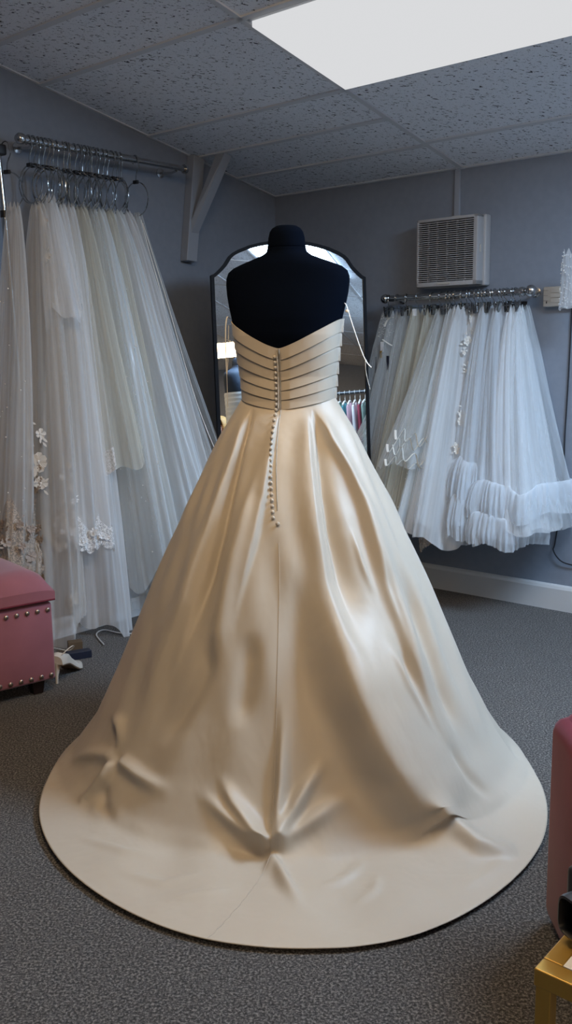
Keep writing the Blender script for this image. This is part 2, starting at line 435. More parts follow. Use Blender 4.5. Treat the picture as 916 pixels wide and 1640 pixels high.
# ceiling light panels
def make_panel(x0, x1, y0, y1, color, strength, label):
    t = thing('ceiling_light', label, 'light', RP((x0+x1)/2, (y0+y1)/2, ceil_z((y0+y1)/2)), -YAW, 'ceiling light panels')
    cx, cy = (x0+x1)/2, (y0+y1)/2; cz_ = ceil_z(cy)
    def sheet(xa, xb, ya, yb, d0, d1):
        mb = MB(); vs = []
        for d in (d0, d1):
            for (x, y) in ((xa, ya), (xb, ya), (xb, yb), (xa, yb)):
                vs.append((x-cx, y-cy, ceil_z(y)-cz_-d))
        return mb.add(vs, [(0,1,2,3),(7,6,5,4),(0,4,5,1),(1,5,6,2),(2,6,7,3),(3,7,4,0)])
    sheet(x0+0.012, x1-0.012, y0+0.012, y1-0.012, 0.001, 0.026).build('diffuser', mat_emit('light_panel', color, strength), t, smooth=False)
    f = MB()
    for a in ((x0, x1, y0, y0+0.012), (x0, x1, y1-0.012, y1), (x0, x0+0.012, y0, y1), (x1-0.012, x1, y0, y1)):
        q = sheet(*a, 0.0, 0.006); f.add(q.v, q.f)
    f.build('frame', M['tbar'], t, smooth=False)
    return t
make_panel(MAIN+0.02, MAIN+1.18, 2.59, 3.16, (0.97, 0.98, 1.0), PANEL_BACK, 'square-edged cold white light panel in the sloping ceiling above the veil rail')
make_panel(-0.85, 0.33, 2.62, 3.21, COOL, PANEL_SIDE, 'bright cold light panel seen at the top of the arched mirror')
make_panel(MAIN+0.6, MAIN+1.8, 0.92, 1.48, WARM, PANEL_WARM, 'warm yellow light panel in the flat ceiling above the viewer')
make_panel(4.85, 6.05, 0.3, 0.9, WARM, PANEL_FAR, 'warm yellow light panel deep in the shop, reflected low in the mirror')
make_panel(2.4, 3.6, -1.5, -0.9, WARM, PANEL_FAR, 'added warm yellow light panel over the shop floor, for warm ambient light')  # extra panel, put in to raise the warm bounce on the ceiling

# ------------------------------------------------------------------ gown (world frame, axis at GX, GY)
#DRESS_MATH_BEGIN
GX, GY = 0.012, 2.80
GYAW = -13.0
HEM_T = np.radians([-180, -150, -120, -95, -75, -55.3, -48.5, -39.9, -29.1, -20.4, -12.9, -7.3, -2.8, 4.5, 10.4, 15.4, 20.3, 27.6, 35.3, 41.5, 50.6, 59.6, 74.4, 95, 120, 150, 180])
HEM_R = np.array([.62, .63, .66, .70, .75, .841, .868, .906, .949, .989, 1.017, 1.032, 1.034, 1.041, 1.043, 1.028, 1.005, .973, .934, .909, .86, .812, .735, .69, .66, .63, .62])
PR_R = np.array([0.0, .068, .178, .285, .400, .482, .553, .60])     # radius minus the waist radius, down the cone
PR_Z = np.array([1.10, 1.0, .80, .575, .31, .15, .055, .02])
def hem_r(u):
    r = np.interp(u, HEM_T, HEM_R)
    for d in (0.04, 0.08):
        r = (r + np.interp(u - d, HEM_T, HEM_R, period=2*np.pi) + np.interp(u + d, HEM_T, HEM_R, period=2*np.pi)) / 3
    return r
ZC = [1.262, 1.2284, 1.1981, 1.1695, 1.1408, 1.1138, 1.0867]
ZS = [1.345, 1.306, 1.266, 1.2235, 1.185, 1.149, 1.114]
def tuckz(k, ax):
    a = np.clip(ax, 0, 1) ** 1.2
    return ZC[k] + (ZS[k] - ZC[k]) * a
def waist_pt(phi):
    # phi 0 = centre back; ellipse turned by GYAW
    x = 0.143 * np.sin(phi); y = -0.112 * np.cos(phi)
    c, s = np.cos(np.radians(GYAW)), np.sin(np.radians(GYAW))
    # turning the form: centre back moves to -x
    X = x * c + y * (-s) * -1.0 * -1.0
    Y = x * s * 1.0 + y * c
    X = x * c - y * s * -1.0 * -1.0 if False else x * c - y * s
    return GX + X, GY + Y, tuckz(6, np.abs(np.sin(phi)))
SEAM = np.radians(-4.9)
def skirt_base(u, t):
    """u: hem bearing (0 = towards the viewer, + = right), t: 0 waist .. 1 hem -> world point arrays"""
    wx, wy, wz = waist_pt(u - SEAM)
    rw = np.hypot(wx - GX, wy - GY)
    rh = hem_r(u)
    # cone profile, then the train lying on the floor
    lim = np.minimum(rh - rw, 0.60)
    sc = np.minimum(1.0, (rh - rw) / 0.60)
    T1 = 0.66 + 0.34 * np.clip((0.72 - rh) / 0.1 + 0.0, 0, 1) * 0
    train = np.maximum(rh - rw - 0.60, 0)
    L1 = 1.30; tot = L1 + train
    s = t * tot
    prof_s = np.array([0, .125, .353, .599, .882, 1.057, 1.178, 1.30])
    dr = np.interp(s, prof_s, PR_R) * sc
    zz = np.interp(s, prof_s, PR_Z)
    # soften the corners of the profile
    for d in (0.03, 0.06):
        dr = (dr + np.interp(np.clip(s - d, 0, None), prof_s, PR_R) * sc + (np.interp(s + d, prof_s, PR_R) * sc)) / 3 if False else dr
    over = np.clip(s - L1, 0, None)
    dr = dr + over
    zz = zz - 0.008 * np.clip(over / 0.3, 0, 1)
    k = np.clip(t * 14, 0, 1)
    zz = zz + (wz - 1.10) * (1 - np.clip(t * 5, 0, 1))
    bw = np.arctan2(wx - GX, -(wy - GY))
    blend = np.clip(t * 3.0, 0, 1) ; blend = blend * blend * (3 - 2 * blend)
    dub = (u - bw + np.pi) % (2*np.pi) - np.pi
    ang = bw + dub * blend
    R_ = rw + dr
    return np.stack([GX + R_ * np.sin(ang), GY - R_ * np.cos(ang), zz], -1)
#DRESS_MATH_END

#FOLDS_BEGIN
FOLDS = [  # (points on the skirt in metres, height, width on one side, on the other, fade in/out)
    ([(0.085,2.684,1.084),(0.096,2.618,0.979),(0.106,2.555,0.863),(0.12,2.505,0.763),(0.146,2.443,0.621),(0.185,2.381,0.463)],-0.0338,0.044,0.0106,(0.02,0.5)),
    ([(0.063,2.682,1.086),(0.069,2.588,0.935),(0.08,2.509,0.79),(0.099,2.438,0.634),(0.136,2.382,0.496),(0.195,2.336,0.357)],0.0286,0.0194,0.0528,(0.05,0.3)),
    ([(0.105,2.441,0.639),(0.13,2.373,0.479),(0.159,2.318,0.339),(0.211,2.267,0.211),(0.267,2.227,0.116),(0.366,2.187,0.031),(0.478,2.135,0.018),(0.567,2.103,0.016)],0.1144,0.176,0.0396,(0.35,0.42)),
    ([(0.302,2.231,0.103),(0.374,2.197,0.035),(0.464,2.117,0.018),(0.567,2.103,0.016)],0.026,0.0484,0.0141,(0.3,0.06)),
    ([(0.092,2.689,1.088),(0.129,2.64,0.996),(0.173,2.617,0.916),(0.211,2.584,0.825),(0.246,2.531,0.695),(0.273,2.483,0.581),(0.31,2.432,0.436),(0.38,2.384,0.26),(0.458,2.37,0.142)],0.0364,0.0528,0.0158,(0.04,0.35)),
    ([(0.155,2.73,1.084),(0.251,2.634,0.843),(0.335,2.565,0.62),(0.427,2.52,0.393),(0.534,2.48,0.164),(0.607,2.421,0.043)],0.0091,0.0308,0.0396,(0.1,0.3)),
    ([(0.323,2.578,0.656),(0.372,2.509,0.474),(0.416,2.461,0.324),(0.492,2.418,0.156)],-0.0208,0.0264,0.0264,(0.3,0.3)),
    ([(0.246,2.535,0.703),(0.285,2.469,0.539),(0.305,2.418,0.415),(0.327,2.382,0.318)],-0.0182,0.0176,0.0176,(0.3,0.3)),
    ([(-0.018,2.683,1.075),(-0.039,2.613,0.968),(-0.059,2.55,0.854),(-0.086,2.497,0.744),(-0.118,2.453,0.636),(-0.155,2.407,0.513)],0.0286,0.0088,0.0484,(0.02,0.5)),
    ([(-0.095,2.724,1.089),(-0.127,2.668,0.993),(-0.155,2.616,0.891),(-0.187,2.551,0.759),(-0.226,2.501,0.628),(-0.273,2.454,0.481),(-0.32,2.418,0.349)],-0.0312,0.0308,0.0114,(0.02,0.4)),
    ([(-0.106,2.733,1.088),(-0.141,2.66,0.968),(-0.184,2.609,0.849),(-0.233,2.558,0.715),(-0.281,2.507,0.568),(-0.353,2.477,0.402),(-0.421,2.456,0.263)],0.0208,0.0158,0.0528,(0.05,0.4)),
    ([(-0.047,2.643,1.012),(-0.102,2.555,0.84),(-0.139,2.499,0.711),(-0.175,2.433,0.553),(-0.209,2.375,0.399),(-0.252,2.333,0.275)],0.0208,0.0308,0.0264,(0.3,0.4)),
    ([(-0.187,2.417,0.507),(-0.22,2.381,0.398),(-0.29,2.36,0.284),(-0.352,2.35,0.2)],-0.0208,0.0264,0.0264,(0.3,0.3)),
    ([(-0.094,2.391,0.518),(-0.107,2.339,0.394),(-0.135,2.289,0.274)],-0.0156,0.0264,0.0264,(0.3,0.3)),
    ([(0.019,2.456,0.687),(0.03,2.385,0.533),(0.046,2.32,0.384),(0.091,2.268,0.264)],-0.0156,0.0352,0.0352,(0.3,0.4)),
    ([(-0.043,2.106,0.032),(-0.09,2.153,0.069),(-0.143,2.199,0.116),(-0.192,2.255,0.18)],0.039,0.0123,0.0194,(0.16,0.6)),
    ([(-0.043,2.106,0.032),(-0.114,2.152,0.062),(-0.188,2.203,0.105),(-0.25,2.25,0.135)],0.0312,0.0158,0.0158,(0.16,0.6)),
    ([(-0.043,2.106,0.032),(-0.033,2.163,0.09),(-0.023,2.224,0.184),(-0.015,2.281,0.295),(-0.017,2.32,0.382)],0.0338,0.0123,0.0194,(0.14,0.7)),
    ([(-0.043,2.106,0.032),(-0.005,2.16,0.088),(0.043,2.209,0.155),(0.109,2.252,0.227)],0.0364,0.0158,0.0158,(0.16,0.6)),
    ([(-0.043,2.106,0.032),(0.023,2.147,0.072),(0.104,2.183,0.113),(0.18,2.212,0.133)],0.0234,0.0158,0.0194,(0.16,0.6)),
    ([(-0.043,2.106,0.032),(-0.016,2.005,0.018),(0.012,1.938,0.016),(0.028,1.885,0.015)],0.026,0.0106,0.0158,(0.16,0.6)),
    ([(-0.043,2.106,0.032),(-0.053,2.055,0.019),(-0.056,2.023,0.018)],0.013,0.0106,0.0106,(0.1,0.6)),
    ([(-0.043,2.106,0.032),(-0.103,2.116,0.034),(-0.183,2.143,0.041)],-0.0156,0.0176,0.0176,(0.1,0.7)),
    ([(-0.47,2.416,0.143),(-0.503,2.398,0.094),(-0.569,2.393,0.036),(-0.592,2.353,0.019)],0.0312,0.0141,0.0176,(0.16,0.6)),
    ([(-0.47,2.416,0.143),(-0.4,2.335,0.13),(-0.346,2.289,0.121),(-0.295,2.257,0.119)],0.0286,0.0141,0.0194,(0.16,0.6)),
    ([(-0.47,2.416,0.143),(-0.477,2.483,0.212),(-0.568,2.956,0.115),(-0.509,2.818,0.306)],0.026,0.0141,0.0194,(0.16,0.6)),
    ([(-0.47,2.416,0.143),(-0.546,2.491,0.121),(-0.667,2.624,0.049)],0.0208,0.0176,0.0176,(0.16,0.6)),
    ([(-0.512,2.405,0.092),(-0.509,2.339,0.044),(-0.452,2.247,0.021)],-0.013,0.0176,0.0176,(0.3,0.5)),
    ([(-0.561,2.227,0.018),(-0.416,2.141,0.018),(-0.286,2.114,0.019)],0.0078,0.0106,0.0106,(0.4,0.4)),
    ([(-0.432,2.061,0.016),(-0.305,2.014,0.016),(-0.191,2.042,0.018)],0.0091,0.0123,0.0123,(0.4,0.4)),
    ([(-0.309,1.942,0.015),(-0.214,1.957,0.016),(-0.11,1.985,0.017)],0.0065,0.0106,0.0106,(0.4,0.4)),
    ([(0.048,1.982,0.017),(0.123,2.013,0.018),(0.193,2.098,0.02)],0.0104,0.0123,0.0123,(0.4,0.4)),
    ([(0.13,1.906,0.015),(0.196,1.97,0.016),(0.215,2.042,0.018)],0.0078,0.0106,0.0106,(0.4,0.4)),
    ([(0.369,1.958,0.015),(0.467,2.012,0.015),(0.564,2.106,0.016)],0.0104,0.0176,0.0141,(0.4,0.3)),
    ([(0.235,2.421,0.502),(0.295,2.38,0.353),(0.382,2.351,0.206)],0.0117,0.0123,0.0123,(0.4,0.4)),
    ([(0.404,2.373,0.212),(0.478,2.35,0.105),(0.57,2.34,0.028)],-0.013,0.0176,0.0176,(0.4,0.4)),
    ([(0.177,2.534,0.776),(0.204,2.493,0.675),(0.241,2.461,0.577)],0.0091,0.0106,0.0106,(0.4,0.4)),
]
#FOLDS_END

def catmull_profile():
    pass

def gauss_smooth(A, axis, it, wrap=False):
    for _ in range(it):
        if wrap: A = 0.25*np.roll(A, 1, axis) + 0.5*A + 0.25*np.roll(A, -1, axis)
        else:
            B_ = A.copy(); sl = [slice(None)]*A.ndim
            a = sl[:]; a[axis] = slice(1, -1); lo = sl[:]; lo[axis] = slice(0, -2); hi = sl[:]; hi[axis] = slice(2, None)
            B_[tuple(a)] = 0.25*A[tuple(lo)] + 0.5*A[tuple(a)] + 0.25*A[tuple(hi)]
            A = B_
    return A

def make_skirt(parent):
    # denser columns towards the viewer
    q = np.linspace(-1, 1, 761)[:-1]
    u = np.pi * (0.62*q + 0.38*q**3)
    T = np.linspace(0, 1, 300)
    U, TT = np.meshgrid(u, T)
    P = skirt_base(U, TT)
    P = gauss_smooth(P, 0, 30)
    du = np.roll(P, -1, 1) - np.roll(P, 1, 1); dt = np.gradient(P, axis=0)
    Nn = np.cross(dt, du); Nn /= np.linalg.norm(Nn, axis=-1, keepdims=True) + 1e-12
    side = np.where((Nn[..., 2] < 0)[..., None], -Nn, Nn)
    Nn = side
    D = np.zeros(U.shape)
    for (pts, amp, w1, w2, ramp) in FOLDS:
        pts = np.array(pts, float)
        seg_d = np.full(U.shape, 9.0); seg_s = np.zeros(U.shape); seg_a = np.zeros(U.shape)
        L_ = np.concatenate([[0], np.cumsum(np.linalg.norm(np.diff(pts, axis=0), axis=1))]); tot = L_[-1]
        for i in range(len(pts) - 1):
            a, b_ = pts[i], pts[i+1]; ab = b_ - a
            h = np.clip(((P - a) @ ab) / (ab @ ab), 0, 1)
            dv = P - (a + h[..., None] * ab)
            d = np.linalg.norm(dv, axis=-1)
            sg = np.sign(np.einsum('ijk,ijk->ij', np.cross(np.broadcast_to(ab, dv.shape), dv), Nn))
            m = d < seg_d
            seg_d = np.where(m, d, seg_d); seg_s = np.where(m, sg, seg_s); seg_a = np.where(m, (L_[i] + h * (L_[i+1]-L_[i])) / tot, seg_a)
        wd = np.where(seg_s > 0, w1, w2)
        # amplitude along the fold
        r0, r1 = ramp
        al = np.clip(seg_a / max(r0, 1e-3), 0, 1) * np.clip((1 - seg_a) / max(r1, 1e-3), 0, 1)
        al = al*al*(3-2*al)
        # widths grow away from the waist for folds starting there
        wd = wd * (0.38 + 0.62*np.clip(TT/0.42, 0, 1)); al = al * (0.45 + 0.55*np.clip(TT/0.35, 0, 1))
        E_ = amp * al * np.exp(-(seg_d / wd) ** 2)
        if w1 > 0.1: E_ = gauss_smooth(gauss_smooth(E_, 0, 40), 1, 25, wrap=True)
        D += E_
    rs = np.random.RandomState(5)
    for k in range(26):
        f1 = rs.uniform(4, 26); f2 = rs.uniform(-6, 6); ph = rs.uniform(0, 6.28)
        D += 0.00075 * np.sin(np.round(f1) * U + f2 * TT * 4 + ph + 1.5*np.sin(3*TT+ph)) * np.clip(TT*3, 0, 1)
    hemfade = np.clip((1 - TT) * 25, 0, 1)
    D *= np.clip(TT*16, 0, 1)
    D *= np.clip((1-TT)*14, 0, 1)
    D = gauss_smooth(D, 0, 4); D = gauss_smooth(D, 1, 2, wrap=True)
    # soft gathers opening out of the waist
    P2 = P + Nn * D[..., None] * (0.25 + 0.75*hemfade[..., None])
    P2[..., 2] = np.maximum(P2[..., 2], 0.006)
    # hem turns down to the carpet
    mb = MB(); mb.grid(P2, wrap=True)
    # folded hem edge
    K = P2.shape[1]; last = P2[-1].copy(); cen = np.array([GX, GY, 0])
    inn = last + (cen - last) * 0.012; inn[:, 2] = 0.002
    o = len(mb.v); mb.v += [tuple(map(float, p)) for p in inn]
    base = (P2.shape[0]-1)*K
    mb.f += [(base+j, base+(j+1) % K, o+(j+1) % K, o+j) for j in range(K)]
    sk_ = mb.build('skirt', M['satin'], parent, angle=180)
    return sk_, P2, u

FC, FS = math.cos(rad(GYAW)), math.sin(rad(GYAW))
def form_pt(x, y, z):
    return (GX + x*FC - y*FS, GY + x*FS + y*FC, z)

FORM = [  # z, half width, half depth, y shift
    (1.616,.004,.004,0.0),(1.613,.030,.030,0.0),(1.606,.042,.042,0.0),(1.596,.049,.049,0.0),(1.580,.053,.053,0.0),(1.556,.056,.055,0.0),(1.553,.0555,.0545,0.0),(1.550,.057,.056,0.0),
    (1.540,.060,.058,0.0),(1.530,.074,.064,0.002),(1.518,.105,.072,0.004),(1.507,.137,.079,0.006),(1.496,.163,.083,0.007),(1.484,.178,.086,0.007),(1.468,.184,.089,0.006),
    (1.45,.1845,.092,0.004),(1.42,.181,.098,0.0),(1.39,.175,.104,-0.004),(1.35,.165,.110,-0.008),(1.30,.157,.113,-0.01),(1.24,.150,.108,-0.006),
    (1.18,.142,.104,0.0),(1.11,.137,.105,0.0),(1.02,.155,.118,0.0),(0.93,.172,.13,0.0),(0.86,.174,.13,0.0),(0.80,.165,.125,0.0),(0.79,.06,.06,0.0)]
def form_at(z):
    zs = [f[0] for f in FORM][::-1]
    return [np.interp(z, zs, [f[i] for f in FORM][::-1]) for i in (1, 2, 3)]

def make_form():
    t = thing('dress_form', 'black jersey dress form with domed neck cap wearing the ivory gown', 'dress form', (GX, GY, 0))
    off = Matrix.Translation((-GX, -GY, 0))
    n = 72; rows = []
    zs = []
    for i in range(len(FORM)-1):
        k = 4 if FORM[i][0] > 1.4 else 5
        zs += list(np.linspace(FORM[i][0], FORM[i+1][0], k, endpoint=False))
    zs.append(FORM[-1][0])
    for z in zs:
        hw, hd, ys = form_at(z); row = []
        p = 2.0 if z > 1.53 else 2.35
        for j in range(n):
            a = 2*PI*j/n; c, s_ = math.cos(a), math.sin(a)
            x = hw*math.copysign(abs(c)**(2/p), c); y = hd*math.copysign(abs(s_)**(2/p), s_) + ys
            row.append(form_pt(x, y, z))
        rows.append(row)
    mb = MB().grid(np.array(rows), wrap=True); mb.xf(off)
    body = mb.build('torso', M['form'], t, angle=180)
    # seam ring of the neck cap and centre back seam
    ring = [Vector(form_pt(.0567*math.cos(a), .0557*math.sin(a), 1.5535)) - Vector((GX,GY,0)) for a in np.linspace(0, 2*PI, 41)[:-1]]
    MB().tube(ring, 0.0012, 5, closed=True).build('neck_seam', M['form'], t)
    MB().lathe([(0.0, 0.0),(0.019,0.0),(0.019,0.80),(0.0,0.80)], 16, (0,0,0.012)).build('stand_pole', M['chrome'], t)
    b_ = MB()
    b_.lathe([(0.0,0.0),(0.20,0.0),(0.20,0.008),(0.05,0.022),(0.0,0.022)], 32, (0,0,0.002))
    b_.build('stand_base', M['black_plastic'], t)
    return t

def make_gown():
    t = thing('wedding_gown', 'strapless ivory satin wedding gown with long train spread on the carpet', 'wedding dress', (GX, GY, 0))
    off = Vector((GX, GY, 0))
    sk_, P2, u = make_skirt(t)
    for v in sk_.data.vertices: v.co -= off
    # bodice: six hand-laid tucks each side of the zip
    nphi = 260; rows = []
    phi = np.linspace(-PI, PI, nphi+1)[:-1]
    ax = np.abs(np.sin(phi)); back = np.cos(phi) > 0
    for k in range(6):
        m = 14
        for i in range(m):
            f = i/(m-1)
            za = np.where(back, np.array([tuckz(k, a) for a in ax]), np.array([ZS[k] for _ in ax]) + (0.04 if k == 0 else 0.0)*(1-ax)*0)
            zb = np.where(back, np.array([tuckz(k+1, a) for a in ax]), np.array([ZS[k+1] for _ in ax]))
            # front neckline stands a little higher
            if k == 0: za = np.where(back, za, za + 0.03*(1-ax))
            z = za + (zb-za)*f
            d = 0.0065 + (0.0034 * f**1.3 if k < 5 else 0.002*f + 0.0)
            if k > 0 and i == 0: d -= 0.0030
            if k > 0 and i == 1: d -= 0.0008
            row = []
            for j, p in enumerate(phi):
                hw, hd, ys = form_at(z[j])
                # pleats loosen near the side seam and die at the zip
                e_ = d*(0.35 + 0.65*min(1, abs(math.sin(p))*6))*(1-.55*math.sin(p)**6) if math.cos(p) > 0 else d
                s_, c_ = math.sin(p), -math.cos(p)
                x = (hw + e_)*math.copysign(abs(s_)**(2/2.2), s_); y = (hd + e_)*math.copysign(abs(c_)**(2/2.2), c_) + ys
                row.append(form_pt(x, y, z[j]))
            rows.append(row)
    # last rows tuck into the waist seam
    bp_ = np.array(rows)
    top = bp_[0].copy(); cen = np.array([GX, GY, 0.0])
    inner = top.copy(); inner[:, :2] += (cen[:2]-top[:, :2])*0.03; inner[:, 2] -= 0.001
    inner2 = inner.copy(); inner2[:, :2] += (cen[:2]-inner2[:, :2])*0.01; inner2[:, 2] -= 0.02
    wr = []
    for j, p in enumerate(phi):
        wx, wy, wz = waist_pt(np.array(p)); wr.append((float(wx), float(wy), float(wz)-0.004))
    allr = np.concatenate([inner2[None], inner[None], bp_, np.array(wr)[None]], 0)
    mb = MB().grid(allr, wrap=True); mb.v = [tuple(Vector(v)-off) for v in mb.v]
    mb.build('bodice', M['satin'], t, angle=48)
    # zip tape with teeth and a covered placket, from the V to below the waist
    def back_pt(z, out=0.0, side=0.0):
        if z > 1.0867:
            hw, hd, ys = form_at(z); return Vector(form_pt(side, -(hd + 0.0075 + out) + ys, z)) - off
        # down the skirt beside the seam: the surface point nearest to this height and sideways offset
        cs = np.where(np.abs(u - SEAM) < 0.7)[0]
        col = int(np.argmin(np.abs(u - SEAM)))
        i = int(np.argmin(np.abs(P2[:, col, 2] - z)))
        x_ = P2[i, col, 0] + side
        sub = P2[:200][:, cs]; d_ = (sub[..., 2]-z)**2 + (sub[..., 0]-x_)**2
        p = sub[np.unravel_index(np.argmin(d_), d_.shape)]; n_ = Vector((math.sin(SEAM), -math.cos(SEAM), 0.35)).normalized()
        return Vector((x_, p[1], z)) + n_*(out+0.0012) - off
    zs = np.linspace(1.258, 0.82, 110)
    MB().tube([back_pt(z, 0.0005, 0.002) for z in zs], 0.0016, 6, flat=0.8).build('zip', M['zip'], t)
    MB().tube([back_pt(z, 0.0015, -0.0045) for z in np.linspace(1.258, 1.09, 60)], [0.0032]*60, 8, flat=0.7).build('placket', M['satin'], t)
    pl = MB().lathe([(0,0),(.0028,0),(.0028,.014),(0,.014)], 10, back_pt(1.246, 0.004, 0.002)); pl.build('zip_pull', M['zip'], t)
    # covered buttons
    k = 0
    proto = None
    for z in np.linspace(1.238, 0.80, 30):
        fz = (1.238 - z)/0.438
        side = -0.011 if z > 1.09 else -0.011 - 0.003*math.sin((1.09-z)/0.29*PI)
        p = back_pt(z, 0.003, side)
        if proto is None:
            b_ = MB().ball((0,0,0), 0.0052, 10, (1, .7, 1)); proto = b_.build('button', M['satin'], t); o = proto
        else:
            o = proto.copy(); C.objects.link(o)
        o.location = p
    MB().ball(back_pt(0.785, 0.004, 0.001), 0.006, 10, (1, .7, 1)).build('button', M['satin'], t)
    # hanging ribbons at both side seams
    lx = Vector(form_pt(-0.178, -0.012, 1.352)) - off
    MB().tube(smoothpath([lx+Vector((.004,0,0)), lx+Vector((-.004,-.012,.004)), lx+Vector((-.009,-.015,-.03)), lx+Vector((-.010,-.015,-.10)), lx+Vector((-.0085,-.014,-.165)), lx+Vector((-.003,-.013,-.10)), lx+Vector((0,-.012,-.02))], 8), 0.0022, 6, flat=0.5).build('hanging_ribbon', M['ribbon'], t)
    MB().tube(smoothpath([lx+Vector((-.0088,-.014,-.163)), lx+Vector((-.0085,-.014,-.19)), lx+Vector((-.008,-.014,-.265))], 8), 0.0016, 6, flat=0.5).build('hanging_ribbon', M['ribbon'], t)
    rx = Vector(form_pt(0.172, -0.012, 1.362)) - off
    MB().tube(smoothpath([rx+Vector((-.006,.0,.03)), rx+Vector((.004,-.01,.024)), rx+Vector((.011,-.014,.004)), rx+Vector((.028,-.02,-.05)), rx+Vector((.049,-.02,-.11)), rx+Vector((.064,-.02,-.142)), rx+Vector((.078,-.02,-.158))], 8), 0.0022, 6, flat=0.5).build('hanging_ribbon', M['ribbon'], t)
    MB().tube(smoothpath([rx+Vector((.060,-.022,-.135)), rx+Vector((.062,-.022,-.17)), rx+Vector((.074,-.022,-.222))], 8), 0.0018, 6, flat=0.5).build('hanging_ribbon', M['ribbon'], t)
    MB().ball(rx+Vector((.008,-.012,.004)), 0.0055, 10, (1.2, .8, .9)).build('ribbon_knot', M['ribbon'], t)
    # centre back seam of the skirt, down to the hem
    def seam_col(i):
        q = min(1, max(0, (i/299 - .80)/.20)); return int(np.argmin(np.abs(u - (SEAM - q*rad(6.0)))))
    pts = [Vector(P2[i, seam_col(i)]) - off + Vector((0, -0.0006, 0.0008)) for i in range(78, 299, 2)]
    MB().tube(pts, 0.0007, 5).build('centre_seam', M['satin'], t)
    return t
make_form()
make_gown()

# ------------------------------------------------------------------ arched floor mirror leaning back in the corner
def make_mirror():
    MT, MY = rad(4.5), rad(18)
    sn, cn = math.sin(MY), math.cos(MY)
    bx, by = 0.036 + 1.6*math.tan(MT)*sn, 4.505 - 1.6*math.tan(MT)*cn
    t = thing('floor_mirror', 'tall floor mirror with scooped arched top and thin black frame, leaning in the corner', 'mirror', (bx, by, 0), MY)
    # local: x along the glass, -y faces the room, z up; lean the top back
    L = Matrix.Rotation(-MT, 4, 'X')
    half = [(0.0,0.165),(.05,.164),(.10,.160),(.15,.151),(.20,.138),(.254,.117),(.280,.103),(.297,.088),(.308,.072),(.322,.052),(.338,.035),(.357,.018),(.372,.006),(.386,.0)]
    H = 1.605
    outl = [(-x, H+h) for x, h in half[::-1]] + [(x, H+h) for x, h in half[1:]] + [(.386, .02), (-.386, .02)]
    def inset(p, d):
        n = len(p); out = []
        for i in range(n):
            a = Vector(p[i-1]); b_ = Vector(p[i]); c = Vector(p[(i+1) % n])
            n1 = Vector(((b_-a).y, -(b_-a).x)).normalized(); n2 = Vector(((c-b_).y, -(c-b_).x)).normalized()
            q = (n1+n2); q = q/max(q.dot(n1), 0.5); out.append(tuple(b_ + q*d))
        return out
    inn = inset(outl, 0.015); n = len(outl)
    back, front = 0.026, 0.0
    def P(p, y): return L @ Vector((p[0], y, p[1]))
    fr = MB(); vs = [P(p, front) for p in outl] + [P(p, front) for p in inn] + [P(p, back) for p in outl] + [P(p, .008) for p in inn]
    fs = []
    for i in range(n):
        j = (i+1) % n
        fs += [(i, j, n+j, n+i), (i, 2*n+i, 2*n+j, j), (n+i, n+j, 3*n+j, 3*n+i)]
    fs.append(tuple(range(2*n, 3*n)))
    fr.add(vs, fs); fr.build('frame', M['black_frame'], t, smooth=False)
    gl = MB(); gl.add([P(p, .0055) for p in inset(outl, 0.014)], [tuple(range(n))]); gl.build('mirror_glass', M['mirror'], t, smooth=False)
    st = MB(); 
    for sx in (-.2, .2): st.tube([P((sx, 1.25), .035), (sx, .42, .012)], 0.011, 8)
    st.tube([(-.2, .42, .012), (.2, .42, .012)], 0.011, 8)
    st.build('prop_stand', M['black_frame'], t)
make_mirror()

# ------------------------------------------------------------------ veils
def tulle_sheet(name, A, mat, parent, wrap=True):
    R_, K = A.shape[:2]
    if wrap: A = np.concatenate([A, A[:, :1]], 1); K += 1
    me = bpy.data.meshes.new(name)
    idx = np.arange(R_*K).reshape(R_, K)
    f = np.stack([idx[:-1, :-1], idx[:-1, 1:], idx[1:, 1:], idx[1:, :-1]], -1).reshape(-1, 4)
    me.from_pydata(A.reshape(-1, 3).tolist(), [], f.tolist()); me.update()
    uvl = me.uv_layers.new(name='UVMap')
    UU, VV = np.meshgrid(np.linspace(0, 1, K), np.linspace(0, 1, R_))
    uvv = np.stack([UU, VV], -1).reshape(-1, 2)
    li = np.zeros(len(me.loops), dtype=np.int32); me.loops.foreach_get('vertex_index', li)
    uvl.data.foreach_set('uv', uvv[li].ravel().astype(np.float32))
    me.materials.append(M[mat]); me.shade_smooth()
    o = bpy.data.objects.new(name, me); C.objects.link(o); o.parent = parent
    return o

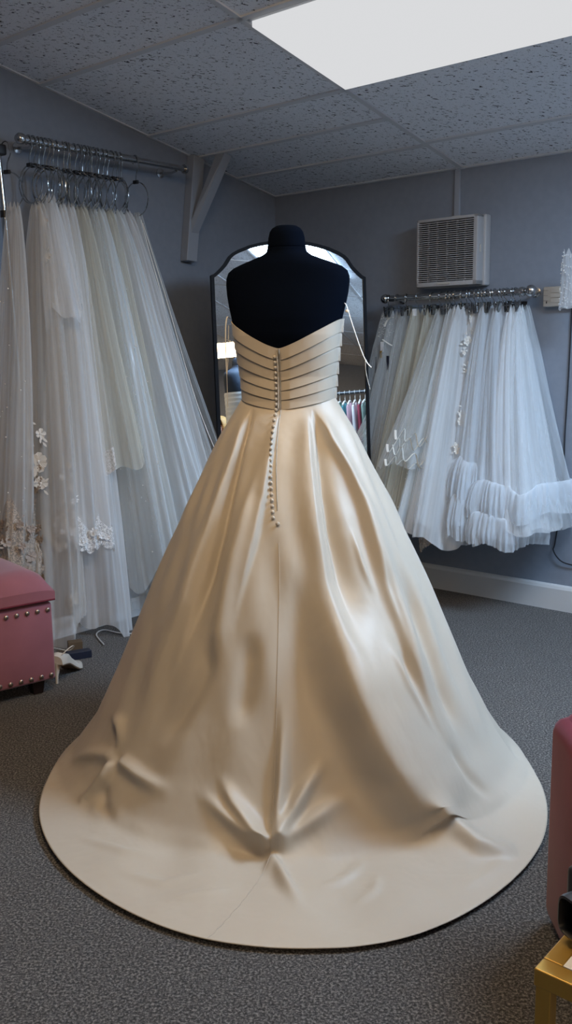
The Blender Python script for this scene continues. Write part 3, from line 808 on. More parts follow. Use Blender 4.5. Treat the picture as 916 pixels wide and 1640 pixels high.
class Veil:
    """gathered cloth hanging from one point; local frame at the hanging point, w = wide direction, h = thin direction (unit vectors in the room)"""
    def __init__(s, seed, L, top, bot, shift, fr, amp=0.16, hem=0.04, mid=None, power=0.8, wdir='x', round_top=0.03, wallgap=0.0, ledge=None, ledge_t=1.42):
        s.wallgap = wallgap; s.ledge = ledge; s.ledge_t = ledge_t
        s.rs = np.random.RandomState(seed); s.L = L; s.top = top; s.bot = bot; s.shift = shift; s.amp = amp; s.hem = hem
        s.power = power; s.wdir = wdir; s.round_top = round_top; s.mid = mid
        s.c = [(f, s.rs.uniform(0, 6.28), s.rs.uniform(-2.2, 2.2), k_*s.rs.uniform(.6, 1)) for f, k_ in ((max(4, fr//2), 1.5), (fr, .8), (int(fr*1.8)+1, .35), (int(fr*2.9)+1, .15), (2, .9))]
        s.h = [(k, s.rs.uniform(0, 6.28)) for k in (1, 2, 3, 5)]
    def pt(s, u, t, out=0.0):
        a = 2*np.pi*u
        g = t**s.power
        wb = s.top[0] + (s.bot[0]-s.top[0])*g; hb = s.top[1] + (s.bot[1]-s.top[1])*g
        if s.mid is not None:
            bump = s.mid*np.sin(np.pi*np.clip(t, 0, 1)); wb = wb*(1+bump)
        f = sum(w_*np.sin(k*a + p + d*t*2) for k, p, d, w_ in s.c) / 3.0
        ru = np.clip(t*6, 0, 1)
        fac = 1 + s.amp*f*(0.5+0.9*t)*ru
        w_ = wb*np.cos(a)*fac; h_ = hb*np.sin(a)*(1 + 1.6*s.amp*f*(0.5+0.9*t)*ru) + out*np.sin(a)
        w_ = w_ + out*np.cos(a)
        hz = 1 + s.hem*1.5*(sum(np.sin(k*a+p) for k, p in s.h)/4)
        z = -s.L*t*hz
        # the gathered top puckers up a little around the hanging point
        z = z + s.round_top*(1-np.clip(t*12, 0, 1))*(np.cos(a)**2)*0 + 0.012*np.sin(9*a)*(1-np.clip(t*10, 0, 1))
        sx = s.shift[0]*t**1.3; sy = s.shift[1]*t**1.3
        # cloth pressed against the wall behind stays in front of it
        if s.wdir == 'x':
            X = w_+sx; lim = -0.105 + s.wallgap + 0.012*np.sin(13*a) + (0.0 if s.ledge is None else (s.ledge+0.02)*np.clip((t*s.L-(s.ledge_t-.12))/.16, 0, 1))
            X = np.where(X < lim+.03, lim + .03*np.exp(np.clip((X-lim-.03)/.03, -8, 0)), X)
            return np.stack([X, h_+sy, z], -1)
        Y = w_+sy; lim = 0.100 + 0.010*np.sin(13*a)
        Y = np.where(Y > lim-.03, lim - .03*np.exp(np.clip((lim-.03-Y)/.03, -8, 0)), Y)
        return np.stack([h_+sx, Y, z], -1)
    def sheet(s, n=220, m=34, t0=0.0, t1=1.0, u0=0.0, u1=1.0, out=0.0):
        full = (u1-u0) > 0.999
        u = np.linspace(u0, u1, n+1)[:-1] if full else np.linspace(u0, u1, n)
        t = t0 + (t1-t0)*np.linspace(0, 1, m)**1.15
        U, T = np.meshgrid(u, t)
        return s.pt(U, T, out), full

def flower_mesh(mb, p, nrm, size, rs, petals=6):
    n = Vector(nrm).normalized(); a = n.orthogonal().normalized(); b_ = n.cross(a); th0 = rs.uniform(0, 6.28)
    p = Vector(p) + n*0.004
    for k in range(petals):
        th = th0 + 2*PI*k/petals; d = a*math.cos(th)+b_*math.sin(th); q = n.cross(d); sz = size*rs.uniform(.8, 1.1)
        pts = [p + n*0.001]
        for (r, w_) in ((.35,.26),(.72,.42),(1.0,.22),(1.0,-.22),(.72,-.42),(.35,-.26)):
            pts.append(p + d*(r*sz) + q*(w_*sz) + n*(0.006*math.sin(r*2.5)))
        mb.add(pts, [(0, i, i+1) for i in range(1, 6)])
    mb.ball(p + n*0.003, size*0.17, 6)
def leaf_mesh(mb, p, nrm, d, size):
    n = Vector(nrm).normalized(); d = (Vector(d) - n*Vector(d).dot(n)).normalized(); q = n.cross(d); p = Vector(p) + n*0.004
    mb.add([p, p+d*size*.4+q*size*.17, p+d*size*.75+q*size*.14, p+d*size, p+d*size*.75-q*size*.14, p+d*size*.4-q*size*.17], [(0,1,2,3,4,5)])
def veil_normal(v, u, t):
    e_ = 1e-3
    p = v.pt(np.array(u), np.array(t)); pu = v.pt(np.array(u+e_), np.array(t)); pt_ = v.pt(np.array(u), np.array(min(t+e_, 1.0)))
    n = Vector(np.cross(pu-p, pt_-p));
    return n.normalized() if n.length > 0 else Vector((0, -1, 0))
def add_flowers(v, parent, spots, mat, seed, name='lace_applique', leaves=True, dens=1):
    rs = np.random.RandomState(seed); mb = MB()
    if 1 < len(spots) <= 24:
        for k_, sp in enumerate(spots): add_flowers(v, parent, [sp], mat, seed*31+k_, name, leaves, dens)
        return
    for (u, t, size) in spots:
        for k in range(dens):
            uu = u + rs.uniform(-.006, .006); tt = min(t + rs.uniform(-.004, .004), .995)
            p = v.pt(np.array(uu), np.array(tt), 0.014); n = veil_normal(v, uu, tt)
            c = v.pt(np.array(uu+.5), np.array(tt)); 
            if n.dot(Vector(p) - Vector(c)) < 0: n = -n
            flower_mesh(mb, p, n, size, rs, rs.randint(5, 8))
            if leaves:
                for q in range(4):
                    dd = Vector((rs.uniform(-1, 1), rs.uniform(-1, 1), rs.uniform(-1, 1)))
                    leaf_mesh(mb, Vector(p) + Vector((0, 0, -size*rs.uniform(-1.6, 1.6))) + Vector(dd)*size*.5, n, dd, size*rs.uniform(.8, 1.3))
    return mb.build(name, M[mat], parent, smooth=False)
def add_pearls(v, parent, n, seed, u0=0, u1=1, t0=.2, t1=.98, r=.0028):
    rs = np.random.RandomState(seed); mb = MB()
    for _ in range(n):
        u = rs.uniform(u0, u1); t = rs.uniform(t0, t1); p = v.pt(np.array(u), np.array(t), 0.004)
        mb.ball(tuple(p), r*rs.uniform(.8, 1.3), 6)
    o = mb.build('pearls', M['pearl'], parent); o['kind'] = 'stuff'; return o
def add_lace_hem(v, parent, mat, t0=.93, t1=1.0, scal=26, u0=0., u1=1., out=.006, name='lace_trim'):
    u = np.linspace(u0, u1, 300); t = np.linspace(0, 1, 9)
    U, T = np.meshgrid(u, t)
    edge = 0.012*np.abs(np.sin(np.pi*scal*U)); top = t0 + 0.018*np.sin(2*np.pi*scal/3*U)
    TT = top + (t1 + edge - top)*T
    return tulle_sheet(name, v.pt(U, np.clip(TT, 0, 1.03), out), mat, parent, wrap=False)

LROD_X, LROD_Z = -3.507, 2.144
RROD_Y, RROD_Z = 4.006, 1.506

# --- rails
def make_left_rail():
    t = thing('wall_rail', 'satin nickel hanging rail with domed end, high on the left wall', 'clothes rail', RP(LROD_X, 2.8, LROD_Z), -YAW)
    MB().tube([(0,-.41,0),(0,.20,0)], .0165, 20).build('rod', M['chrome'], t)
    MB().tube([(0,.18,0),(0,.52,0)], .0135, 20).build('inner_rod', M['chrome'], t)
    MB().lathe([(0,0),(.0165,0),(.021,.004),(.0235,.014),(.022,.028),(.014,.037),(0,.040)], 24, (0,-.405,0), (0,-1,0)).build('end_cap', M['chrome'], t)
    MB().lathe([(0,0),(.022,0),(.022,.014),(.012,.018),(0,.018)], 24, (0,.51,0), (0,1,0)).build('end_cap', M['chrome'], t)
    for y in (.46, -.36):
        b_ = MB().lathe([(0,0),(.024,0),(.024,.004),(.012,.008),(0,.008)], 20, (-.119,y,-.012), (1,0,0)); b_.tube([(-.115,y,-.012),(-.04,y,-.022),(0,y,-.016)], .006, 8)
        b_.build('wall_bracket', M['chrome'], t)
def make_right_rail():
    xc = -2.378
    t = thing('wall_rail', 'polished chrome hanging rail with ball ends under the extractor fan', 'clothes rail', RP(xc, RROD_Y, RROD_Z), -YAW)
    MB().tube([(-.38,0,0),(.36,0,0)], .0155, 20).build('rod', M['chrome'], t)
    MB().ball((-.402,0,0), .0235, 20).build('ball_finial', M['chrome'], t)
    MB().ball((.402,0,.001), .0275, 20).build('ball_finial', M['chrome'], t)
    MB().lathe([(0,0),(.020,0),(.022,.008),(.020,.02),(.012,.026),(.0,.026)], 20, (.350,0,0), (1,0,0)).build('collar', M['chrome'], t)
    for x in (-.37, .37):
        b_ = MB().lathe([(0,0),(.024,0),(.024,.004),(.012,.008),(0,.008)], 20, (x,.120,0), (0,-1,0)); b_.tube([(x,.116,0),(x,0,0)], .007, 8)
        b_.build('wall_bracket', M['chrome'], t)
make_left_rail(); make_right_rail()

# --- ring hangers on the left rail
def make_ring_hanger():
    t = thing('ring_hanger', 'x', 'hanger')
    hk = [Vector((.0205*math.cos(a), 0, .0205*math.sin(a))) for a in np.radians(np.linspace(-50, 200, 16))]
    # hook opens on one side and runs down into the clip
    hk = [Vector((-h.x, 0, h.z)) for h in hk]
    path = hk[::1] + smoothpath([hk[-1], Vector((.024, 0, -.03)), Vector((.006, 0, -.062)), Vector((0, 0, -.095))], 5)[1:]
    MB().tube(path, .0026, 6).build('hook', M['wire'], t)
    MB().tube([(.078*math.sin(a), 0, -.178+.078*math.cos(a)) for a in np.linspace(0, 2*PI, 45)[:-1]], .0027, 6, closed=True).build('ring', M['wire'], t)
    MB().box(-.015, .015, -.006, .006, -.108, -.092).build('clip', M['black_plastic'], t, smooth=False, bevel=.002)
    return t
ring_y = [2.415,2.437,2.462,2.481,2.5,2.519,2.535,2.557,2.59,2.606,2.623,2.649,2.673,2.69,2.707,2.724,2.741,2.758,2.779,2.804,2.829,2.858,2.883,2.909,2.998]
ring0 = make_ring_hanger()
rs = np.random.RandomState(3)
for i, y in enumerate(ring_y):
    o = ring0 if i == 0 else copy_tree(ring0)
    last = i == len(ring_y)-1
    o.location = RP(LROD_X, y, LROD_Z)
    o.rotation_euler = (0, 0, -YAW + (0.05 if last else rs.uniform(-.42, .42)))
    if last:
        o['label'] = 'chrome ring hanger standing apart at the far end of the left rail'
        if 'group' in o: del o['group']
    else:
        o['label'] = 'chrome wire ring hanger crowded among others on the left wall rail'; o['group'] = 'ring hangers crowded on the left rail'

# --- left veils
def hang_left(y, zt, label, v, mat, group='long veils on the left wall rail', x=LROD_X, name='bridal_veil'):
    t = thing(name, label, 'veil', RP(x, y, zt), -YAW, group)
    A_, full = v.sheet()
    tulle_sheet('tulle_layer', A_, mat, t, wrap=full)
    return t
ZL = 1.895
def LV(seed, bot, shift, L=1.85, fr=11, **k):
    k.setdefault('power', 0.62); k.setdefault('amp', .12); k.setdefault('ledge', .225)
    return Veil(seed, L, (.028, .020), bot, shift, fr, wdir='x', **k)
# 1 outermost left, blush with a heavy beaded lace border
v = LV(11, (.15, .09), (.00, -.16), 1.60, wallgap=-.02)
t = hang_left(2.285, 1.86, 'blush veil at the left edge with a heavy beige lace border at the bottom', v, 'tulle_blush', x=-3.45)
add_lace_hem(v, t, 'lace_beige', .80, 1.0, 16); add_flowers(v, t, [(rs.uniform(.35, 1.05), rs.uniform(.74, .97), rs.uniform(.016, .026)) for _ in range(46)], 'applique_blush', 4)
add_pearls(v, t, 40, 1, .5, 1)
# 2 floral appliqued
v = LV(12, (.24, .12), (.06, -.12), 1.82)
t = hang_left(2.445, ZL-.01, 'blush-grey veil with trails of white three-dimensional flowers down its length', v, 'tulle_blush')
add_flowers(v, t, [(0.739,0.264,0.03),(0.656,0.208,0.02),(0.667,0.34,0.036),(0.667,0.308,0.022),(0.617,0.113,0.014),(0.767,0.528,0.018),(0.833,0.522,0.024),(0.833,0.585,0.044),(0.778,0.579,0.02),(0.839,0.635,0.03),(0.817,0.623,0.02),(0.733,0.39,0.014)], 'applique', 5)
add_flowers(v, t, [(rs.uniform(.66, .84), rs.uniform(.60, .93), rs.uniform(.012, .022)) for _ in range(130)], 'applique_blush', 6)
# 3 short veil with flowers at the shoulder
v = LV(13, (.10, .07), (.10, -.02), .52, fr=7, hem=.10)
t = hang_left(2.50, ZL+.03, 'short puckered veil with white lace leaves at the top of the left rail', v, 'tulle_white')
add_flowers(v, t, [(0.761,0.094,0.02),(0.817,0.233,0.026),(0.8,0.428,0.018),(0.811,0.535,0.02),(0.789,0.182,0.016)], 'applique_white', 7)
# 4 white with scalloped corded lace hem, ends above the floor
v = LV(14, (.19, .12), (.10, -.07), 1.46)
t = hang_left(2.555, ZL-.005, 'white veil with scalloped corded lace hem ending above the floor', v, 'tulle_white')
add_lace_hem(v, t, 'lace_white', .925, 1.0, 20); add_flowers(v, t, [(0.744,0.887,0.015),(0.728,0.899,0.015),(0.744,0.937,0.015),(0.772,0.969,0.015),(0.794,1.0,0.015),(0.806,1.0,0.015),(0.844,0.994,0.015),(0.861,0.969,0.015),(0.861,0.962,0.015),(0.878,0.981,0.015),(0.9,0.969,0.015),(0.944,0.95,0.015),(0.95,0.956,0.015),(0.994,0.975,0.015),(0.022,0.975,0.015)], 'applique_white', 8)
add_flowers(v, t, [(0.85,0.686,0.015),(0.822,0.742,0.015),(0.85,0.774,0.015),(0.8,0.824,0.015),(0.861,0.836,0.015),(0.861,0.874,0.015),(0.844,0.912,0.015)], 'applique_white', 18)
# 5 long white
v = LV(15, (.24, .12), (.10, -.06), 1.86)
t = hang_left(2.60, ZL, 'long plain white veil just behind the scalloped lace one', v, 'tulle_white')
add_flowers(v, t, [(0.733,0.83,0.02),(0.733,0.849,0.018),(0.667,0.874,0.026),(0.667,0.887,0.02),(0.75,0.95,0.045),(0.772,0.943,0.03)], 'applique', 9)
# 6 ivory, ends mid-way
v = LV(16, (.20, .11), (.13, .0), 1.12, fr=13, hem=.06)
t = hang_left(2.665, ZL, 'yellowish ivory veil ending at knee height on the left rail', v, 'tulle_ivory')
add_lace_hem(v, t, 'lace_white', .90, 1.0, 8, .70, .88)
add_flowers(v, t, [(0.75,0.849,0.015),(0.756,0.868,0.015),(0.8,0.862,0.015),(0.806,0.899,0.015),(0.75,0.956,0.015),(0.794,0.881,0.015)], 'applique_white', 19)
# 7 grey-ivory
v = LV(17, (.27, .11), (.15, .02), 1.78, fr=12)
t = hang_left(2.715, ZL, 'sheer grey-white veil with a ragged hem behind the ivory one', v, 'tulle_grey')
# 8 pearl
v = LV(18, (.27, .11), (.16, .04), 1.60, fr=12, hem=.07)
t = hang_left(2.765, ZL, 'cool white veil scattered with small pearls', v, 'tulle_blue')
add_pearls(v, t, 110, 2)
# 9 ivory sheer with beaded strip
v = LV(19, (.27, .10), (.15, .06), 1.72, fr=12)
t = hang_left(2.815, ZL, 'ivory-grey veil with a narrow sparkling beaded strip', v, 'tulle_ivory')
mb = MB(); r9 = np.random.RandomState(9)
for k_ in range(260):
    tt_ = r9.uniform(.12, .55); p_ = v.pt(np.array(.80 + .012*math.sin(tt_*40) + r9.uniform(-.008, .008)), np.array(tt_), .004); mb.ball(tuple(p_), .0022, 4)
mb.build('beading', M['pearl'], t)
# 10, 11 big glitter veils
v = LV(20, (.34, .13), (.20, .07), 1.60, fr=17, amp=.12, hem=.05)
t = hang_left(2.87, ZL, 'full bluish-white glitter tulle veil spreading widest on the left rail', v, 'tulle_blue'); add_pearls(v, t, 60, 3, r=.0016)
v = LV(21, (.36, .14), (.22, .09), 1.74, fr=15, amp=.13)
t = hang_left(2.925, ZL, 'wide soft white tulle veil beside the bluish glitter one', v, 'tulle_white')
# 12 sheer with ribbon edge, on the last ring
v = LV(22, (.40, .15), (.24, .10), 1.66, fr=9, amp=.14, power=.9)
t = hang_left(2.998, ZL, 'very sheer veil with a narrow satin ribbon edge on the end ring', v, 'tulle_grey')
A_, full = v.sheet(out=-.012); tulle_sheet('inner_layer', A_*np.array([.9, .8, .99]), 'tulle_blue', t, wrap=full)
for uu in (.97, .93):
    MB().tube([tuple(v.pt(np.array(uu + .012*math.sin(q*9)), np.array(q), .004)) for q in np.linspace(.02, .9, 60)], .0022, 5, flat=.4).build('ribbon_edge', M['ribbon'], t)

# --- free-standing rail at the left edge of the picture
t = thing('garment_rail', 'chrome garment rail upright with black joint at the left edge', 'clothes rail', RP(-3.505, 2.265, 0), -YAW)
MB().tube([(0,.055,.03),(0,.012,1.83)], .014, 16).build('upright', M['wire'], t)
MB().tube([(0,.012,1.83),(0,.0,2.075)], .011, 16).build('inner_upright', M['wire'], t)
MB().lathe([(0,0),(.017,0),(.017,.028),(0,.028)], 16, (0,.012,1.815)).build('locking_collar', M['black_plastic'], t)
MB().box(-.022,.022,-.03,.03,2.062,2.105).build('joint', M['black_plastic'], t, bevel=.008)
MB().tube([(0,-.02,2.085),(-.02,-.9,2.13)], .012, 12).build('top_bar', M['black_plastic'], t)
MB().tube([(-.10,-.2,.015),(-.02,.055,.015),(-.02,.25,.015)], .014, 12).build('foot', M['wire'], t)
o = copy_tree(ring0); o.location = RP(-3.48, 2.285, 2.095); o.rotation_euler = (0, 0, -YAW+.3)
o['label'] = 'chrome ring hanger hooked beside the black joint at the left edge'
if 'group' in o: del o['group']

# --- painted timber bracket in front of the left wall
t = thing('timber_bracket', 'wall-coloured timber shelf bracket with diagonal brace at the ceiling', 'bracket', RP(XL, 3.42, 1.715), -YAW)
up_ = MB().prism([(-.042,0),(.030,-.004),(.105,.512),(.030,.528)], 0, .052, Matrix(((0,0,1,0),(1,0,0,0),(0,1,0,0),(0,0,0,1))))
up_.build('upright', M['bracket'], t, smooth=False, bevel=.004)
br = MB(); br.add([(.052,-.005,.14),(.052,.045,.14),(.052,.045,.20),(.052,-.005,.20),(.225,.075,.517),(.225,.125,.509),(.160,.125,.509),(.160,.075,.517)],
                  [(0,3,2,1),(4,5,6,7),(0,1,5,4),(1,2,6,5),(2,3,7,6),(3,0,4,7)])
br.build('brace', M['bracket'], t, smooth=False)

# --- clip hangers on the right rail
def make_clip_hanger():
    t = thing('clip_hanger', 'x', 'hanger')
    hk = [Vector((0, .0195*math.cos(a), .0195*math.sin(a))) for a in np.radians(np.linspace(-30, 200, 14))]
    path = hk + smoothpath([hk[-1], Vector((0, -.017, -.022)), Vector((0, -.002, -.034)), Vector((0, 0, -.05))], 4)[1:]
    MB().tube(path, .0023, 6).build('hook', M['wire'], t)
    MB().tube([(0, -.07, -.052), (0, .07, -.052)], .0022, 6).build('bar', M['wire'], t)
    for sy in (-.055, .055):
        c = MB(); c.add([(-.012,sy-.010,-.042),(-.007,sy-.010,-.042),(-.007,sy+.010,-.042),(-.012,sy+.010,-.042),(-.004,sy-.010,-.092),(.0,sy-.010,-.092),(.0,sy+.010,-.092),(-.004,sy+.010,-.092)],[(0,1,2,3),(7,6,5,4),(0,4,5,1),(1,5,6,2),(2,6,7,3),(3,7,4,0)]); c.add([(.007,sy-.010,-.042),(.012,sy-.010,-.042),(.012,sy+.010,-.042),(.007,sy+.010,-.042),(.0,sy-.010,-.092),(.004,sy-.010,-.092),(.004,sy+.010,-.092),(.0,sy+.010,-.092)],[(0,1,2,3),(7,6,5,4),(0,4,5,1),(1,5,6,2),(2,6,7,3),(3,7,4,0)]); c.tube([(0, sy-.008, -.062), (0, sy+.008, -.062)], .004, 8)
        c.build('clip', M['wire'] if sy < 0 else M['black_plastic'], t, smooth=False)
    return t
clip_x = [2.756,2.706,2.65,2.579,2.5,2.45,2.415,2.394,2.37,2.335,2.305,2.281,2.258,2.238,2.218,2.198,2.179,2.159,2.133,2.114,2.095,2.07,2.051,2.026]
clip_lab = {0: 'clip hanger nearest the left ball end of the right rail', 1: 'second clip hanger from the left ball end of the right rail', 2: 'third clip hanger from the left ball end of the right rail',
            3: 'lone clip hanger in the gap holding a pale tag on the right rail', 4: 'clip hanger just left of the crowded ones on the right rail'}
clip0 = make_clip_hanger()
for i, x in enumerate(clip_x):
    o = clip0 if i == 0 else copy_tree(clip0)
    o.location = RP(-x, RROD_Y, RROD_Z); o.rotation_euler = (0, 0, -YAW + rs.uniform(-.35, .35))
    o['label'] = clip_lab.get(i, 'chrome clip hanger crowded among others on the right wall rail')
    if i in clip_lab:
        if 'group' in o: del o['group']
    else: o['group'] = 'clip hangers crowded on the right rail'

def hang_right(x, zt, label, v, mat, group='veils on the right wall rail', y=RROD_Y, name='bridal_veil'):
    t = thing(name, label, 'veil', RP(-x, y, zt), -YAW, group)
    A_, full = v.sheet()
    tulle_sheet('tulle_layer', A_, mat, t, wrap=full)
    return t
ZR = 1.435
def RV(seed, bot, shift, L=1.05, fr=11, top=(.05, .02), **k):
    k.setdefault('power', 0.68); k.setdefault('amp', .12)
    return Veil(seed, L, top, bot, shift, fr, wdir='y', **k)
v = RV(31, (.24, .10), (-.02, -.15), 1.02)
t = hang_right(2.75, ZR, 'sheer grey veil at the left end of the right rail, with beading at its comb', v, 'tulle_grey')
add_pearls(v, t, 60, 4, .2, .5, .02, .12, .002)
v = RV(32, (.24, .09), (-.02, -.18), .98)
t = hang_right(2.70, ZR, 'sheer grey veil with a white ribbon loop and hanging tags', v, 'tulle_grey')
MB().tube(smoothpath([(-.02,-.09,-.07),(.0,-.10,-.045),(.025,-.11,-.03),(.045,-.11,-.028)], 6), .006, 6, flat=.25).build('ribbon_loop', M['ribbon'], t)
MB().tube(smoothpath([(-.01,-.12,-.135),(.02,-.125,-.15),(.05,-.125,-.165)], 6), .007, 6, flat=.3).build('ribbon_loop', M['ribbon'], t)
MB().box(-.018,.0,-.128,-.126,-.195,-.145).build('price_tag', M['paper'], t, smooth=False)
MB().box(-.02,-.008,-.130,-.128,-.225,-.19).build('swatch_tag', M['gold'], t, smooth=False)
MB().box(.02,.035,-.130,-.128,-.285,-.215).build('swatch_tag', M['navy'], t, smooth=False)
MB().box(-.06,-.052,-.115,-.113,-.30,-.22).build('swatch_tag', M['navy'], t, smooth=False)
v = RV(33, (.22, .08), (-.02, -.16), 1.06, hem=.06)
t = hang_right(2.645, ZR, 'grey veil hanging third from the left on the right rail', v, 'tulle_grey')
v = RV(34, (.24, .09), (-.01, -.17), 1.02, hem=.08)
t = hang_right(2.575, ZR, 'ivory-grey veil under the lone clip with a pale tag', v, 'tulle_ivory')
MB().box(-.004,.02,-.055,-.053,-.022,.012).build('price_tag', M['paper'], t, smooth=False)
v = RV(35, (.20, .08), (.0, -.16), .93, hem=.06)
t = hang_right(2.495, ZR, 'narrow ivory-grey veil beside the ribbon-edged one', v, 'tulle_ivory')
# ribbon-edged, short
v = RV(36, (.25, .10), (-.02, -.20), .72, fr=9)
t = hang_right(2.43, ZR, 'short sheer veil with a loose wavy white ribbon edge', v, 'tulle_grey')
A_, full = v.sheet(out=-.01); tulle_sheet('inner_layer', A_*np.array([.8, .9, .97]), 'tulle_grey', t, wrap=full)
for row, (ua, ub, ta, tb) in enumerate(((.52,.26,.80,.84),(.54,.28,.88,.83),(.50,.24,.90,.97),(.52,.30,.98,1.0))):
    pts = []
    for q in range(9):
        f_ = q/8; zig = .035*(1 if q % 2 else -1)
        pts.append(tuple(v.pt(np.array(ua+(ub-ua)*f_), np.array(min(1.0, ta+(tb-ta)*f_+zig)), .018)))
    MB().tube(smoothpath(pts, 5), .0058, 6, flat=.22).build('wavy_ribbon', M['ribbon'], t)
v = RV(37, (.24, .10), (-.02, -.17), 1.03, fr=16, amp=.12)
t = hang_right(2.37, ZR+.01, 'cool bluish-white veil dotted with pearls and a beige lace underlayer', v, 'tulle_blue')
add_pearls(v, t, 90, 5); v2 = RV(38, (.12, .06), (-.02, -.10), 1.13)
A_, full = v2.sheet(); tulle_sheet('underlayer', A_, 'tulle_blush', t, wrap=full); add_lace_hem(v2, t, 'lace_beige', .90, 1.0, 10); add_flowers(v2, t, [(q, .97, .014) for q in np.linspace(.1, .5, 10)], 'applique_blush', 12)
v = RV(39, (.26, .12), (.02, -.21), 1.06, fr=10, top=(.085, .03))
t = hang_right(2.31, ZR+.01, 'white veil with ivory floral lace clusters at the rail and down its length', v, 'tulle_white')
add_flowers(v, t, [(0.278,0.025,0.024),(0.311,0.044,0.02),(0.3,0.101,0.022),(0.333,0.132,0.018),(0.344,0.151,0.02),(0.356,0.195,0.012),(0.289,0.233,0.022),(0.311,0.27,0.022),(0.283,0.208,0.018),(0.333,0.447,0.022),(0.333,0.478,0.022),(0.361,0.572,0.016),(0.344,0.597,0.018),(0.311,0.648,0.018),(0.311,0.673,0.018),(0.294,0.704,0.022),(0.267,0.723,0.018),(0.111,0.038,0.024),(0.111,0.069,0.022),(0.106,0.094,0.02),(0.106,0.132,0.022),(0.156,0.164,0.016),(0.172,0.201,0.012),(0.256,0.478,0.014),(0.256,0.447,0.012),(0.261,0.547,0.016),(0.106,0.421,0.01)], 'applique', 13)
v = RV(40, (.20, .09), (.01, -.09), 1.08, fr=12, top=(.03,.02))
t = hang_right(2.25, ZR+.01, 'plain white veil half hidden between the floral lace one and the ruffled one', v, 'tulle_white')
pass
def ruffle(v, parent, t_, drop, flare, n=900, seed=0, waves=46, name='ruffle', mat='tulle_dense'):
    r_ = np.random.RandomState(seed); u = np.linspace(0, 1, n+1)[:-1]; m = 14; q = np.linspace(0, 1, m)
    U, Q = np.meshgrid(u, q)
    ph = r_.uniform(0, 6.28, 4)
    wav = np.sin(2*np.pi*waves*U+ph[0]+2*Q) + .6*np.sin(2*np.pi*(waves*1.37//1)*U+ph[1]-2*Q) + .7*np.sin(2*np.pi*9*U+ph[2]) + .5*np.sin(2*np.pi*5*U+ph[3])
    out = .004 + flare*np.sin(np.clip(Q*1.15, 0, 1)*np.pi/2*1.25) * (1 + .11*wav)
    P = v.pt(U, np.full(U.shape, t_) + .02*np.sin(2*np.pi*2*U+ph[1]) + .012*np.sin(2*np.pi*5*U), 0)
    c = v.pt(np.linspace(0, 1, 60), np.full(60, t_)).mean(0)
    d = P - c; d[..., 2] = 0; d /= np.linalg.norm(d, axis=-1, keepdims=True)+1e-9
    P = P + d*out[..., None]
    P[..., 1] = np.minimum(P[..., 1], .108 + .006*np.sin(2*np.pi*waves*U))
    P[..., 2] += .018*np.sin(np.pi*np.clip(Q*2.2, 0, 1)) - drop*Q*(1+.06*np.sin(2*np.pi*6*U+ph[2])) 
    return tulle_sheet(name, P, mat, parent)
v = RV(41, (.22, .12), (.06, -.12), 1.02, fr=14, amp=.12)
t = hang_right(2.19, ZR+.015, 'full white veil with two gathered tulle ruffles at the bottom', v, 'tulle_dense')
ruffle(v, t, .72, .24, .055, seed=1); ruffle(v, t, .86, .20, .045, seed=2)
mb = MB(); r9 = np.random.RandomState(10)
for k_ in range(90):
    tt_ = r9.uniform(.3, .6); p_ = v.pt(np.array(.30 - .05*(tt_-.3) + r9.uniform(-.003, .003)), np.array(tt_), .004); mb.ball(tuple(p_), .0022, 4)
mb.build('beading', M['pearl'], t)
v = RV(42, (.24, .14), (.12, -.10), 1.06, fr=13, amp=.12)
t = hang_right(2.12, ZR+.01, 'full white veil with a puffed ruffle tier, right of the double-ruffled one', v, 'tulle_dense')
ruffle(v, t, .76, .17, .05, seed=3); ruffle(v, t, .88, .14, .045, seed=4)
v = RV(43, (.24, .13), (.13, -.08), 1.00, fr=11)
t = hang_right(2.05, ZR, 'soft white veil at the right end of the right rail', v, 'tulle_white')
v = RV(44, (.24, .13), (.17, -.06), .98, fr=9, amp=.15)
t = hang_right(2.015, ZR, 'very sheer outer veil at the right end ending in a small ruffle', v, 'tulle_grey')
ruffle(v, t, .80, .14, .03, seed=6, waves=30)
# sparkling sleeve hanging at the right edge
t = thing('beaded_veil', 'glittering white beaded strip hanging at the right edge beside the switch box', 'veil', RP(-1.745, 3.93, 1.66), -YAW)
v = Veil(50, .24, (.045, .018), (.050, .016), (-.005, 0), 9, wdir='x')
A_, full = v.sheet(120, 20); tulle_sheet('net', A_, 'tulle_dense', t, wrap=full)
add_pearls(v, t, 320, 7, t0=.0, t1=1., r=.0022)
v = Veil(51, .30, (.03, .02), (.045, .03), (0, 0), 7, wdir='x')

